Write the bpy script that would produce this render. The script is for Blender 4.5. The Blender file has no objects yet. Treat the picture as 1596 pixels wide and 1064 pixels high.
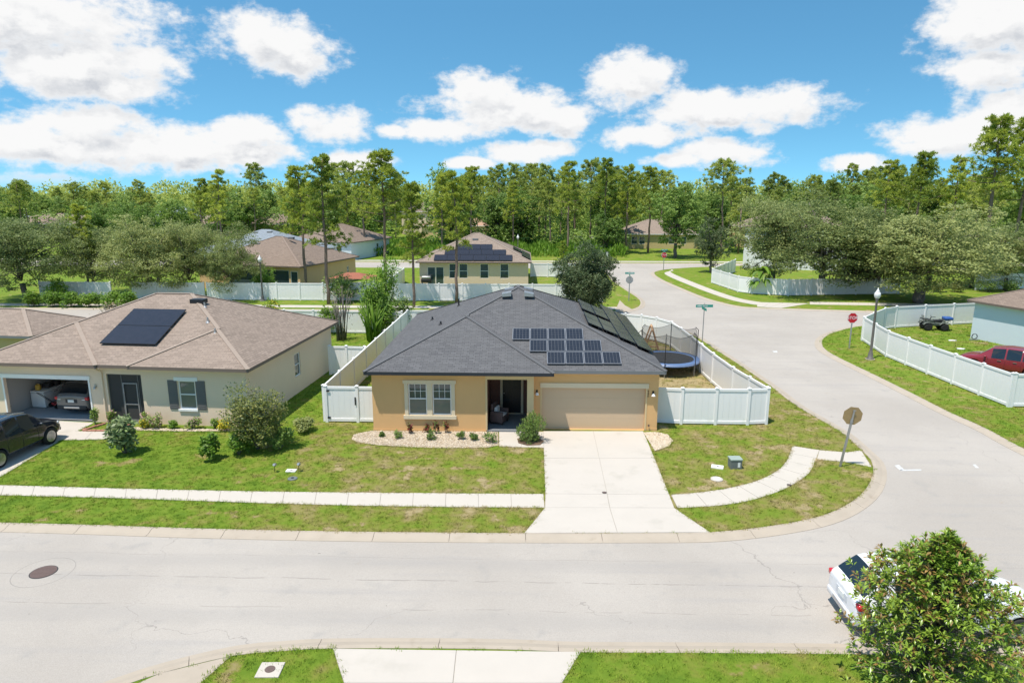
import bpy, bmesh, math, random
import numpy as np
from mathutils import Vector, Matrix
from mathutils.geometry import tessellate_polygon
random.seed(7)
RNG = np.random.default_rng(7)
R = math.radians
scene = bpy.context.scene
COL = scene.collection

# ------------------------------------------------------------------ camera
F, HC, PITCH, YAW, ROLL = 1064.0, 11.0, math.atan(232 / 1064), R(1.5), R(0.1)
fwd = np.array([-math.sin(YAW) * math.cos(PITCH), math.cos(YAW) * math.cos(PITCH), -math.sin(PITCH)])
_rt = np.array([math.cos(YAW), math.sin(YAW), 0.0]); _up = np.cross(_rt, fwd)
rt = _rt * math.cos(ROLL) + _up * math.sin(ROLL)
up = _up * math.cos(ROLL) - _rt * math.sin(ROLL)
CAMP = np.array([0.0, 0.0, HC])
cam_d = bpy.data.cameras.new('camera'); cam = bpy.data.objects.new('camera', cam_d); COL.objects.link(cam)
cam_d.sensor_width = 36.0; cam_d.lens = F / 1596 * 36; cam_d.clip_start = 0.1; cam_d.clip_end = 8000
m = Matrix.Identity(4)
for i in range(3):
    m[i][0], m[i][1], m[i][2], m[i][3] = rt[i], up[i], -fwd[i], CAMP[i]
cam.matrix_world = m
scene.camera = cam

# ------------------------------------------------------------------ light
SUNV = Vector((-0.27, -0.25, 1.0)).normalized()
SUN_EL = math.asin(SUNV.z); SUN_AZ = math.atan2(SUNV.x, SUNV.y)
sd = bpy.data.lights.new('sun', 'SUN'); sd.energy = 4.2; sd.angle = R(0.6); sd.color = (1.0, 0.925, 0.83)
sun = bpy.data.objects.new('sun', sd); COL.objects.link(sun)
sun.rotation_euler = SUNV.to_track_quat('Z', 'Y').to_euler(); sun.location = (0, 0, 60)
scene.view_settings.view_transform = 'Standard'; scene.view_settings.look = 'None'
scene.view_settings.gamma = 1.0; scene.view_settings.exposure = 0.55
scene.render.engine = 'CYCLES'
scene.cycles.use_denoising = True; scene.cycles.denoiser = 'OPENIMAGEDENOISE'; scene.cycles.denoising_input_passes = 'RGB_ALBEDO_NORMAL'; scene.cycles.denoising_prefilter = 'ACCURATE'
scene.cycles.max_bounces = 8; scene.cycles.diffuse_bounces = 5; scene.cycles.transmission_bounces = 4; scene.cycles.transparent_max_bounces = 12
scene.cycles.sample_clamp_indirect = 4.0

def ray(px, py): return fwd * F + rt * (px - 798) + up * (532 - py)
def G(px, py, z=0.0):
    """surveyed point: where the sight line of a picture point meets the level z"""
    d = ray(px, py); t = (z - HC) / d[2]; return Vector(CAMP + d * t)
def W(px, py, Y):
    d = ray(px, py); t = Y / d[1]; return Vector(CAMP + d * t)

# ------------------------------------------------------------------ sky with clouds
def build_world():
    w = bpy.data.worlds.new('World'); scene.world = w; w.use_nodes = True
    w.cycles.sampling_method = 'MANUAL'; w.cycles.sample_map_resolution = 512
    nt = w.node_tree; N = nt.nodes; L = nt.links
    N.clear()
    out = N.new('ShaderNodeOutputWorld'); bg = N.new('ShaderNodeBackground'); bg.inputs['Strength'].default_value = 0.15
    sky = N.new('ShaderNodeTexSky'); sky.sky_type = 'NISHITA'; sky.sun_disc = False
    sky.sun_elevation = SUN_EL; sky.sun_rotation = SUN_AZ; sky.air_density = 1.0; sky.dust_density = 0.0; sky.ozone_density = 1.6
    sky.altitude = 0
    tc = N.new('ShaderNodeTexCoord')
    sp = N.new('ShaderNodeSeparateXYZ'); L.new(tc.outputs['Generated'], sp.inputs[0])
    def math_(op, a, b=None, c=None, clamp=False):
        n = N.new('ShaderNodeMath'); n.operation = op; n.use_clamp = clamp
        for i, v in enumerate((a, b, c)):
            if v is None: continue
            if isinstance(v, (int, float)): n.inputs[i].default_value = v
            else: L.new(v, n.inputs[i])
        return n.outputs[0]
    az = math_('ARCTAN2', sp.outputs[0], sp.outputs[1]); el = math_('ARCSINE', sp.outputs[2])
    cb = N.new('ShaderNodeCombineXYZ'); L.new(az, cb.inputs[0]); L.new(el, cb.inputs[1])
    # cloud banks as (picture x, y, half width, half height) looked up as directions, plus banks all round
    banks = [(30, 30, 190, 75), (120, 100, 150, 55), (190, 135, 80, 26), (430, 70, 92, 42), (395, 50, 60, 36), (470, 92, 46, 26),
             (90, 225, 150, 36), (130, 190, 90, 30), (30, 210, 90, 30), (290, 235, 150, 36), (370, 215, 90, 32), (400, 240, 80, 25), (60, 283, 60, 14), (515, 200, 66, 30), (545, 250, 62, 20),
             (785, 172, 150, 38), (750, 145, 75, 36), (690, 200, 80, 22), (860, 185, 90, 30), (975, 130, 70, 44), (1010, 112, 50, 24),
             (1110, 175, 130, 36), (1195, 165, 105, 30), (1010, 210, 90, 22), (1120, 238, 82, 26), (1060, 248, 60, 14), (810, 240, 75, 22), (850, 232, 60, 16), (740, 254, 50, 10),
             (1560, 40, 105, 60), (1545, 100, 70, 36), (1490, 205, 105, 30), (1560, 185, 80, 36), (1335, 255, 38, 16), (1450, 228, 50, 14), (610, 205, 30, 12)]
    cl = []
    for (px, py, a, b) in banks:
        d = ray(px, py); d = d / np.linalg.norm(d)
        k = F * 1.02
        cl.append((math.atan2(d[0], d[1]), math.asin(d[2]), a / k * .98, b / k))
    rr = random.Random(3)
    for i in range(16):
        a0 = rr.uniform(0.75, 2 * math.pi - 0.75); e0 = rr.uniform(0.06, 0.3)
        if a0 > math.pi: a0 -= 2 * math.pi
        s = rr.uniform(.6, 1.3)
        cl.append((a0, e0, .19 * s, .065 * s * (1 + e0)))
    def density(vec):
        mp = N.new('ShaderNodeMapping'); mp.inputs['Scale'].default_value = (1, 1.5, 1); L.new(vec, mp.inputs[0])
        def nz_(sc, det, ro):
            nz = N.new('ShaderNodeTexNoise'); nz.inputs['Scale'].default_value = sc; nz.inputs['Detail'].default_value = det; nz.inputs['Roughness'].default_value = ro; L.new(mp.outputs[0], nz.inputs['Vector']); return nz.outputs['Fac']
        n_ = math_('ADD', math_('MULTIPLY_ADD', nz_(9, 3, .5), 1.5, -.75), math_('MULTIPLY_ADD', nz_(27, 10, .62), 2.3, -1.15))
        r = None
        for (a, e, sa, se) in cl:
            s = N.new('ShaderNodeVectorMath'); s.operation = 'MULTIPLY_ADD'
            L.new(vec, s.inputs[0]); s.inputs[1].default_value = (1 / sa, 1 / se, 0); s.inputs[2].default_value = (-a / sa, -e / se, 0)
            ln = N.new('ShaderNodeVectorMath'); ln.operation = 'LENGTH'; L.new(s.outputs[0], ln.inputs[0])
            r = ln.outputs['Value'] if r is None else math_('MINIMUM', r, ln.outputs['Value'])
        e_ = math_('MULTIPLY', math_('SUBTRACT', 1.12, r), 1.25)
        hi = N.new('ShaderNodeMapRange'); hi.interpolation_type = 'SMOOTHSTEP'; L.new(el, hi.inputs[0]); hi.inputs[1].default_value = .27; hi.inputs[2].default_value = .42; hi.inputs[3].default_value = -.9; hi.inputs[4].default_value = .06  # unseen cloud cover high overhead, added to lift the fill light
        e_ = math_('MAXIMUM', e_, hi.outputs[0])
        return math_('ADD', e_, n_), n_
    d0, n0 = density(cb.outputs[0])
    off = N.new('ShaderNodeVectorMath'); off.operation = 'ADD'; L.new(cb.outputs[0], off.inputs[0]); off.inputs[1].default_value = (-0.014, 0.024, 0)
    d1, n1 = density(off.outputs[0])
    def smooth(x, a, b):
        n = N.new('ShaderNodeMapRange'); n.interpolation_type = 'SMOOTHSTEP'; n.inputs[1].default_value = a; n.inputs[2].default_value = b
        L.new(x, n.inputs[0]); return n.outputs[0]
    mask = smooth(d0, 0.0, 0.75)
    lit = smooth(math_('SUBTRACT', d0, d1), -0.75, 0.45)
    thick = smooth(d0, 0.35, 1.2)
    shade = math_('MULTIPLY_ADD', math_('MULTIPLY', math_('SUBTRACT', 1.0, lit), thick), -1.0, 1.0)
    cr = N.new('ShaderNodeMix'); cr.data_type = 'RGBA'; L.new(shade, cr.inputs[0])
    cr.inputs[6].default_value = (2.5, 2.65, 2.9, 1); cr.inputs[7].default_value = (4.35, 4.35, 4.35, 1)
    # the wisps thin out where the bank is thin
    mx = N.new('ShaderNodeMix'); mx.data_type = 'RGBA'
    mask2 = math_('MULTIPLY', mask, smooth(el, 0.0, 0.03))
    L.new(mask2, mx.inputs[0])
    tint = N.new('ShaderNodeHueSaturation'); tint.inputs['Saturation'].default_value = 1.12; tint.inputs['Value'].default_value = 0.92; tint.inputs['Hue'].default_value = 0.5
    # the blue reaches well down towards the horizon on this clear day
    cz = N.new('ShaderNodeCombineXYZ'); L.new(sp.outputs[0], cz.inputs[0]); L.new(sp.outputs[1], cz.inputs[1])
    L.new(math_('MINIMUM', math_('MULTIPLY_ADD', math_('MAXIMUM', sp.outputs[2], 0.0), 1.6, 0.185), 0.56), cz.inputs[2])  # upper limit keeps the unseen dome overhead brighter, added for fill light
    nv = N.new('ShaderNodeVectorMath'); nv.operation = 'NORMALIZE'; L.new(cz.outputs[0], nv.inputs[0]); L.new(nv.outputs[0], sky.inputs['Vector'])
    L.new(sky.outputs[0], tint.inputs['Color'])
    tm = N.new('ShaderNodeMix'); tm.data_type = 'RGBA'; tm.blend_type = 'MULTIPLY'; tm.inputs[0].default_value = 1; tm.inputs[7].default_value = (.70, 1.05, .95, 1); L.new(tint.outputs[0], tm.inputs[6])
    L.new(tm.outputs[2], mx.inputs[6]); L.new(cr.outputs[2], mx.inputs[7])
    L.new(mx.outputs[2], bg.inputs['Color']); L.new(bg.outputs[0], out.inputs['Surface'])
build_world()

# ------------------------------------------------------------------ materials
MATS = {}
def newmat(name):
    m = bpy.data.materials.new(name); m.use_nodes = True
    nt = m.node_tree; b = nt.nodes['Principled BSDF']
    return m, nt, b
def noise(nt, scale, detail=4, vec=None, rough=.55, kind='Object'):
    n = nt.nodes.new('ShaderNodeTexNoise'); n.inputs['Scale'].default_value = scale; n.inputs['Detail'].default_value = detail; n.inputs['Roughness'].default_value = rough
    if vec is None:
        if kind == 'World':
            g = nt.nodes.new('ShaderNodeNewGeometry'); vec = g.outputs['Position']
        else:
            t = nt.nodes.new('ShaderNodeTexCoord'); vec = t.outputs[kind]
    nt.links.new(vec, n.inputs['Vector']); return n.outputs['Fac']
def ramp(nt, fac, stops):
    r = nt.nodes.new('ShaderNodeValToRGB'); e = r.color_ramp.elements
    while len(e) < len(stops): e.new(0.5)
    for i, (p, c) in enumerate(stops):
        e[i].position = p; e[i].color = (*c, 1) if len(c) == 3 else c
    nt.links.new(fac, r.inputs[0]); return r.outputs[0]
def mixc(nt, fac, a, b, mode='MIX'):
    n = nt.nodes.new('ShaderNodeMix'); n.data_type = 'RGBA'; n.blend_type = mode
    for s, v in ((0, fac), (6, a), (7, b)):
        if isinstance(v, (int, float)): n.inputs[s].default_value = v
        elif isinstance(v, tuple): n.inputs[s].default_value = (*v, 1)
        else: nt.links.new(v, n.inputs[s])
    return n.outputs[2]
def mth(nt, op, a, b=0.0, c=0.0, clamp=False):
    n = nt.nodes.new('ShaderNodeMath'); n.operation = op; n.use_clamp = clamp
    for i, v in enumerate((a, b, c)):
        if isinstance(v, (int, float)): n.inputs[i].default_value = v
        else: nt.links.new(v, n.inputs[i])
    return n.outputs[0]
def smoothr(nt, x, a, b, lo=0.0, hi=1.0):
    n = nt.nodes.new('ShaderNodeMapRange'); n.interpolation_type = 'SMOOTHSTEP'
    n.inputs[1].default_value = a; n.inputs[2].default_value = b; n.inputs[3].default_value = lo; n.inputs[4].default_value = hi
    nt.links.new(x, n.inputs[0]); return n.outputs[0]
def bump(nt, b, h, strength=.3, dist=.02):
    n = nt.nodes.new('ShaderNodeBump'); n.inputs['Strength'].default_value = strength; n.inputs['Distance'].default_value = dist
    nt.links.new(h, n.inputs['Height']); nt.links.new(n.outputs[0], b.inputs['Normal'])
def mul(c, k): return tuple(min(1, x * k) for x in c)
def mat(name, col, rough=.7, var=.12, scale=3.0, bumps=0.0, bscale=60, metal=0.0, spec=.4, kind='Object', coat=0.0, dirt=None):
    if name in MATS: return MATS[name]
    m, nt, b = newmat(name)
    b.inputs['Roughness'].default_value = rough; b.inputs['Metallic'].default_value = metal
    b.inputs['Specular IOR Level'].default_value = spec
    if coat: b.inputs['Coat Weight'].default_value = coat; b.inputs['Coat Roughness'].default_value = .05
    c = mixc(nt, noise(nt, scale, 5, kind=kind), mul(col, 1 - var), mul(col, 1 + var))
    if dirt:
        dc, th, ds = dirt
        c = mixc(nt, smoothr(nt, noise(nt, ds, 6, kind=kind), th, th + .2, 0, .7), c, dc)
    nt.links.new(c, b.inputs['Base Color'])
    if bumps: bump(nt, b, noise(nt, bscale, 3, kind=kind), bumps, .01)
    MATS[name] = m; return m

def grass_color(nt):
    g = nt.nodes.new('ShaderNodeNewGeometry'); P = g.outputs['Position']
    s = nt.nodes.new('ShaderNodeSeparateXYZ'); nt.links.new(P, s.inputs[0])
    n1 = noise(nt, .22, 4, P); n2 = noise(nt, 1.1, 6, P, .62); n3 = noise(nt, 9, 3, P); n4 = noise(nt, .55, 3, P)
    # dry lot between the lot lines, greener next door and on the near and far lots
    xw = mth(nt, 'MULTIPLY_ADD', n2, 3.0, s.outputs[0])
    a = smoothr(nt, xw, -10.5, -6.0); yb = smoothr(nt, s.outputs[1], 13.5, 19.0); yf = smoothr(nt, s.outputs[1], 34.0, 60.0, 1, .35)
    xr = smoothr(nt, s.outputs[0], 14, 19, 1, .45)
    dry = mth(nt, 'MULTIPLY_ADD', mth(nt, 'MULTIPLY', mth(nt, 'MULTIPLY', a, yb), mth(nt, 'MULTIPLY', yf, xr)), .30, .02)
    yard = mth(nt, 'MULTIPLY', mth(nt, 'MULTIPLY', smoothr(nt, xw, 6.6, 7.8), smoothr(nt, xw, 15.0, 13.0)), mth(nt, 'MULTIPLY', smoothr(nt, s.outputs[1], 33.5, 36), smoothr(nt, s.outputs[1], 53, 50)))
    dry = mth(nt, 'MULTIPLY_ADD', yard, .30, dry)
    k = mth(nt, 'ADD', mth(nt, 'MULTIPLY_ADD', n1, .5, -.25), mth(nt, 'ADD', dry, mth(nt, 'MULTIPLY_ADD', n2, 1.7, -.58)))
    pt_ = noise(nt, .75, 6, P, .6); k = mth(nt, 'MULTIPLY_ADD', smoothr(nt, pt_, .575, .66), .42, k)
    c = ramp(nt, k, [(0.0, (.120, .215, .020)), (.30, (.190, .285, .030)), (.52, (.245, .275, .050)), (.68, (.300, .275, .090)), (.82, (.37, .30, .15)), (.92, (.45, .36, .21))])
    c2 = mixc(nt, n3, mul((1, 1, 1), .72), (1, 1, 1))
    return mixc(nt, 1.0, c, c2, 'MULTIPLY'), n3, k
def mk_grass():
    m, nt, b = newmat('lawn_grass'); c, n3, k = grass_color(nt)
    f = noise(nt, 70, 3, kind='World'); c = mixc(nt, 1.0, c, ramp(nt, f, [(.25, (.66, .70, .6)), (.75, (1.12, 1.1, 1.05))]), 'MULTIPLY')
    nt.links.new(c, b.inputs['Base Color']); b.inputs['Roughness'].default_value = .9; b.inputs['Specular IOR Level'].default_value = .15
    bump(nt, b, noise(nt, 45, 4, kind='World'), .8, .05); MATS['grass'] = m
    m, nt, b = newmat('grass_blade'); c, n3, k = grass_color(nt)
    oi = nt.nodes.new('ShaderNodeObjectInfo'); c = mixc(nt, 1.0, c, ramp(nt, oi.outputs['Random'], [(0, (.85, .95, .8)), (.7, (1.12, 1.14, 1.0)), (1, (1.5, 1.38, 1.25))]), 'MULTIPLY')
    nt.links.new(c, b.inputs['Base Color']); b.inputs['Roughness'].default_value = .75; b.inputs['Specular IOR Level'].default_value = .2
    MATS['blade'] = m
mk_grass()
def mk_asphalt():
    m, nt, b = newmat('bleached_asphalt')
    g = nt.nodes.new('ShaderNodeNewGeometry'); P = g.outputs['Position']
    big = noise(nt, .16, 5, P); mid = noise(nt, 1.0, 6, P, .6); fine = noise(nt, 55, 2, P)
    st = nt.nodes.new('ShaderNodeMapping'); st.inputs['Scale'].default_value = (.10, 1.3, 1); nt.links.new(P, st.inputs[0])
    streak = noise(nt, 1.4, 4, st.outputs[0])
    c = mixc(nt, smoothr(nt, big, .3, .7), (.352, .320, .284), (.405, .370, .330))
    c = mixc(nt, smoothr(nt, streak, .5, .75, 0, .45), c, (.315, .297, .282))
    c = mixc(nt, smoothr(nt, mid, .56, .76, 0, .6), c, (.30, .285, .265))
    c = mixc(nt, 1.0, c, ramp(nt, fine, [(.3, (.86, .86, .86)), (.7, (1.08, 1.08, 1.08))]), 'MULTIPLY')
    # rust coloured stains and dark specks
    st2 = noise(nt, .7, 5, P, .7); c = mixc(nt, smoothr(nt, st2, .655, .78, 0, .55), c, (.27, .19, .11))
    # faint lane seams, wheel darkening and dirt along the near street
    sx = nt.nodes.new('ShaderNodeSeparateXYZ'); nt.links.new(P, sx.inputs[0]); wob = noise(nt, .5, 3, P); on = mth(nt, 'MULTIPLY', smoothr(nt, sx.outputs[1], 14, 15), smoothr(nt, sx.outputs[1], 21.5, 20.5))
    for yy, wd, st_ in ((17.95, .014, .55), (16.55, .012, .4), (19.2, .010, .3)):
        d_ = mth(nt, 'ABSOLUTE', mth(nt, 'SUBTRACT', mth(nt, 'MULTIPLY_ADD', wob, .30, sx.outputs[1]), yy + .15))
        c = mixc(nt, mth(nt, 'MULTIPLY', smoothr(nt, d_, wd * 2, wd * .5, 0, st_), mth(nt, 'MULTIPLY', on, smoothr(nt, mid, .42, .55))), c, (.17, .155, .14))
    for yy in (16.1, 18.9):
        d_ = mth(nt, 'ABSOLUTE', mth(nt, 'SUBTRACT', mth(nt, 'MULTIPLY_ADD', wob, .5, sx.outputs[1]), yy + .25))
        c = mixc(nt, mth(nt, 'MULTIPLY', smoothr(nt, d_, .55, .05, 0, .30), on), c, (.285, .268, .25))
    vo = nt.nodes.new('ShaderNodeTexVoronoi'); vo.feature = 'DISTANCE_TO_EDGE'; vo.inputs['Scale'].default_value = .16; wv = nt.nodes.new('ShaderNodeVectorMath'); wv.operation = 'MULTIPLY_ADD'; nzv = nt.nodes.new('ShaderNodeTexNoise'); nzv.inputs['Scale'].default_value = 1.2; nzv.inputs['Detail'].default_value = 6; nt.links.new(P, nzv.inputs['Vector']); nt.links.new(nzv.outputs['Color'], wv.inputs[0]); wv.inputs[1].default_value = (1.6, 1.6, 0); nt.links.new(P, wv.inputs[2]); nt.links.new(wv.outputs[0], vo.inputs['Vector'])
    c = mixc(nt, mth(nt, 'MULTIPLY', smoothr(nt, vo.outputs['Distance'], .0026, .0006, 0, .45), smoothr(nt, big, .48, .56)), c, (.15, .14, .13))
    sp = noise(nt, 7.0, 2, P); c = mixc(nt, smoothr(nt, sp, .76, .80, 0, .7), c, (.12, .11, .10))
    nt.links.new(c, b.inputs['Base Color']); b.inputs['Roughness'].default_value = .85; b.inputs['Specular IOR Level'].default_value = .25
    bump(nt, b, fine, .25, .008); MATS['asphalt'] = m
mk_asphalt()
def mk_shingle(name, c1, c2, c3, w=.30, h=.13):
    m, nt, b = newmat(name)
    uv = nt.nodes.new('ShaderNodeUVMap'); br = nt.nodes.new('ShaderNodeTexBrick')
    br.inputs['Scale'].default_value = 1; br.inputs['Brick Width'].default_value = w; br.inputs['Row Height'].default_value = h
    br.inputs['Mortar Size'].default_value = .010; br.inputs['Mortar Smooth'].default_value = .3; br.inputs['Bias'].default_value = 0
    br.inputs['Color1'].default_value = (*c1, 1); br.inputs['Color2'].default_value = (*c2, 1); br.inputs['Mortar'].default_value = (*mul(c1, .55), 1)
    br.offset = .37; br.squash = 1.0
    nt.links.new(uv.outputs[0], br.inputs['Vector'])
    n1 = noise(nt, .5, 4, uv.outputs[0]); n2 = noise(nt, 40, 2, uv.outputs[0])
    c = mixc(nt, smoothr(nt, n1, .35, .75, 0, .55), br.outputs['Color'], c3)
    c = mixc(nt, 1.0, c, ramp(nt, n2, [(.2, (.8, .8, .8)), (.8, (1.15, 1.15, 1.15))]), 'MULTIPLY')
    nt.links.new(c, b.inputs['Base Color']); b.inputs['Roughness'].default_value = .9; b.inputs['Specular IOR Level'].default_value = .2
    bump(nt, b, br.outputs['Fac'], -.5, .012); MATS[name] = m; return m
mk_shingle('shingle_charcoal', (.096, .096, .101), (.134, .134, .139), (.112, .112, .114))
mk_shingle('shingle_tan', (.225, .178, .145), (.315, .250, .205), (.27, .213, .173))
mk_shingle('shingle_brown', (.19, .145, .115), (.26, .20, .16), (.22, .17, .135))
mk_shingle('shingle_greyblue', (.20, .23, .26), (.27, .31, .34), (.23, .26, .30))
mk_shingle('shingle_terracotta', (.38, .23, .16), (.45, .29, .2), (.41, .26, .18))
def mk_leaf(name, c1, c2, c3=None, trans=.35, rough=.5, scale=.6, spec=.3, rand=.25):
    m = bpy.data.materials.new(name); m.use_nodes = True; nt = m.node_tree; nt.nodes.clear()
    out = nt.nodes.new('ShaderNodeOutputMaterial'); p = nt.nodes.new('ShaderNodeBsdfPrincipled'); t = nt.nodes.new('ShaderNodeBsdfTranslucent'); mx = nt.nodes.new('ShaderNodeMixShader')
    g = nt.nodes.new('ShaderNodeNewGeometry'); n1 = noise(nt, scale, 4, g.outputs['Position']); n2 = noise(nt, scale * 14, 2, g.outputs['Position'])
    c = mixc(nt, smoothr(nt, n1, .3, .7), c1, c2)
    if c3: c = mixc(nt, smoothr(nt, n2, .55, .75), c, c3)
    oi = nt.nodes.new('ShaderNodeObjectInfo')
    c = mixc(nt, 1.0, c, ramp(nt, oi.outputs['Random'], [(0, (1 - rand, 1 - rand * .8, 1 - rand)), (1, (1 + rand, 1 + rand * .7, 1 + rand * .5))]), 'MULTIPLY')
    rp = nt.nodes.new('ShaderNodeValToRGB'); rp.color_ramp.elements[0].color = (.7, .74, .68, 1); rp.color_ramp.elements[1].color = (1.25, 1.2, 1.1, 1)
    nt.links.new(g.outputs['Random Per Island'], rp.inputs[0]); c = mixc(nt, 1.0, c, rp.outputs[0], 'MULTIPLY')
    nt.links.new(c, p.inputs['Base Color']); nt.links.new(c, t.inputs['Color']); p.inputs['Roughness'].default_value = rough; p.inputs['Specular IOR Level'].default_value = spec
    mx.inputs[0].default_value = trans; nt.links.new(p.outputs[0], mx.inputs[1]); nt.links.new(t.outputs[0], mx.inputs[2]); nt.links.new(mx.outputs[0], out.inputs[0])
    MATS[name] = m; return m
mk_leaf('leaf_pine', (.300, .385, .070), (.400, .470, .085), (.48, .52, .11), 0.42)
mk_leaf('leaf_pine_far', (.310, .390, .105), (.400, .465, .115), (.46, .50, .13), 0.42)
mk_leaf('leaf_oak', (.235, .290, .115), (.305, .355, .140), (.36, .395, .17), 0.42)
mk_leaf('leaf_wood', (.160, .275, .065), (.240, .350, .085), (.31, .40, .12), 0.4)
mk_leaf('leaf_dark', (.100, .150, .075), (.155, .200, .100), (.22, .25, .14), 0.38)
mk_leaf('leaf_bright', (0.132, 0.264, 0.028), (0.209, 0.352, 0.044), (0.286, 0.418, 0.088), .4)
mk_leaf('leaf_olive', (0.168, 0.204, 0.054), (0.252, 0.270, 0.078), (0.360, 0.312, 0.108), .35)
mk_leaf('leaf_magnolia', (.200, .330, .045), (.305, .415, .060), (.42, .50, .11), 0.28, .3, .9, .5, .05)
mk_leaf('leaf_rust', (.26, .15, .055), (.34, .22, .08), (.42, .29, .12), 0.25, .4, 1.2, .4, .05)
mk_leaf('leaf_yellow', (0.500, 0.420, 0.020), (0.620, 0.500, 0.040), (0.300, 0.350, 0.050), .3)
mk_leaf('leaf_pink', (.40, .26, .29), (.48, .33, .34), (.26, .32, .15), 0.3)
mk_leaf('leaf_red', (0.160, 0.035, 0.030), (0.240, 0.060, 0.050), (0.120, 0.060, 0.030), .2)
mk_leaf('leaf_variegated', (0.200, 0.300, 0.100), (0.360, 0.420, 0.220), (0.620, 0.640, 0.500), .3, .45, 3)
mk_leaf('leaf_moss', (.055, .052, .045), (.09, .085, .07), None, .2)
mk_leaf('leaf_dead', (.22, .17, .12), (.30, .24, .17), None, .1)
mat('bark_pine', (.20, .145, .11), .9, .4, 4, .5, 20)
mat('bark_oak', (.15, .13, .115), .9, .35, 4, .5, 20)
mat('concrete', (.47, .43, .375), .85, .06, 1.2, .2, 60, kind='Object', dirt=((.37, .34, .29), .60, 1.1))
mat('concrete_drive', (.47, .43, .38), .85, .06, .9, .2, 60, dirt=((.39, .36, .31), .54, .8))
mat('concrete_kerb', (.38, .325, .26), .88, .12, 1.5, .25, 50, kind='World', dirt=((.29, .24, .18), .58, 1.6))
mat('ring_seal', (.27, .25, .225), .9, .2, 3)
mat('concrete_joint', (.30, .27, .23), .95, .2, 3)
mat('cap_charcoal', (.105, .106, .110), .9, .1, 6)
mat('cap_tan', (.30, .24, .195), .9, .1, 6)
mat('cap_brown', (.23, .175, .14), .9, .1, 6)
mat('road_paint', (.50, .50, .49), .7, .25, 6, kind='World')
mat('stucco_ochre', (.655, .405, .185), .9, .05, .8, .35, 90, spec=.2)
mat('stucco_beige', (.74, .585, .44), .9, .05, .8, .35, 90, spec=.2)
mat('stucco_yellow', (.52, .41, .21), .9, .05, 1, .3, 90, spec=.2)
mat('stucco_tan', (.62, .42, .23), .9, .05, 1, .3, 60, spec=.2)
mat('stucco_pale', (.68, .53, .39), .9, .05, 1, .3, 60, spec=.2)
mat('stucco_white', (.74, .74, .73), .9, .04, 1, .2, 60, spec=.2)
mat('stucco_blue', (.57, .64, .68), .9, .04, 1, .2, 60, spec=.2)
mat('trim_cream', (.66, .555, .39), .8, .04, 2)
mat('trim_tan', (.62, .47, .26), .85, .04, 2)
mat('door_tan', (.54, .40, .26), .7, .03, 2)
mat('vinyl_white', (.80, .79, .775), .35, .03, 1.5, .0, dirt=((.66, .65, .58), .62, 1.2))
mat('white_paint', (.76, .76, .75), .5, .03, 3)
mat('fascia_black', (.022, .026, .034), .5, .1, 3)
mat('fascia_grey', (.16, .165, .17), .5, .1, 3)
mat('fascia_brown', (.15, .115, .095), .6, .1, 3)
mat('shutter_grey', (.13, .125, .125), .6, .08, 5)
mat('door_black', (.012, .012, .014), .35, .1, 4)
mat('porch_wall', (.16, .075, .055), .8, .25, 8)
mat('porch_floor', (.17, .18, .19), .8, .1, 2)
mat('dark_metal', (.03, .03, .032), .45, .1, 8, metal=.6)
mat('galvanised', (.42, .42, .42), .45, .15, 6, metal=.7)
mat('lamp_post_paint', (.16, .145, .13), .5, .15, 4, metal=.3)
mat('rubber', (.018, .018, .019), .8, .2, 10)
mat('alloy', (.52, .53, .55), .3, .1, 8, metal=.85)
mat('sign_green', (.02, .28, .22), .45, .08, 6)
mat('sign_red', (.50, .012, .022), .4, .06, 6)
mat('sign_white', (.78, .78, .78), .45, .03, 6)
mat('sign_back', (.36, .25, .12), .55, .18, 5, metal=.25)
mat('plastic_white', (.76, .75, .72), .5, .05, 6)
mat('plastic_black', (.02, .02, .022), .5, .1, 6)
mat('plastic_blue', (.03, .09, .30), .4, .15, 6)
mat('pad_blue', (.10, .17, .33), .5, .15, 3)
mat('mat_black', (.028, .030, .032), .8, .15, 20)
mat('wood_play', (.42, .25, .13), .75, .2, 10)
mat('wood_dark', (.06, .035, .025), .7, .2, 10)
mat('brick_red', (.40, .19, .13), .85, .25, 6)
mat('mulch', (.13, .085, .055), .95, .4, 9, .6, 40)
mat('dirt', (.40, .29, .18), .95, .2, 5, .5, 40)
mat('iron_brown', (.125, .085, .075), .7, .25, 25, .5, 40)
mat('box_greygreen', (.13, .15, .145), .6, .15, 14)
mat('box_lid', (.28, .34, .30), .6, .1, 6)
mat('pebble', (.62, .52, .385), .85, .3, 7)
mat('paint_white', (.74, .75, .77), .22, .02, 2, coat=.6)
mat('paint_black', (.014, .017, .026), .2, .1, 2, coat=.8)
mat('paint_red', (.22, .022, .03), .22, .06, 2, coat=.7)
mat('paint_grey', (.16, .15, .145), .3, .06, 2, coat=.5)
mat('cladding', (.035, .036, .038), .6, .1, 10)
mat('cladding_white', (.55, .57, .6), .35, .04, 10)
mat('tail_red', (.50, .012, .02), .2, .1, 8, coat=.5)
mat('head_clear', (.62, .64, .66), .12, .1, 9, coat=.8)
mat('plate_white', (.70, .72, .70), .5, .05, 9)
mat('fabric_wicker', (.10, .065, .06), .8, .3, 30)
mat('cushion', (.62, .60, .58), .9, .1, 10)
mat('camo', (.075, .09, .075), .5, .5, 7)
mat('garage_wall', (.52, .50, .47), .9, .05, 1)
mat('garage_floor', (.33, .34, .36), .8, .1, 1)
mat('tool_red', (.42, .03, .04), .4, .2, 6)
mat('clutter_yellow', (.55, .36, .06), .5, .2, 9)
mat('clutter_dark', (.05, .045, .045), .7, .4, 9)
mat('screen', (.045, .042, .042), .75, .15, 40)
mat('cell_line', (.42, .43, .45), .4, .05, 5, metal=.4)
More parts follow.
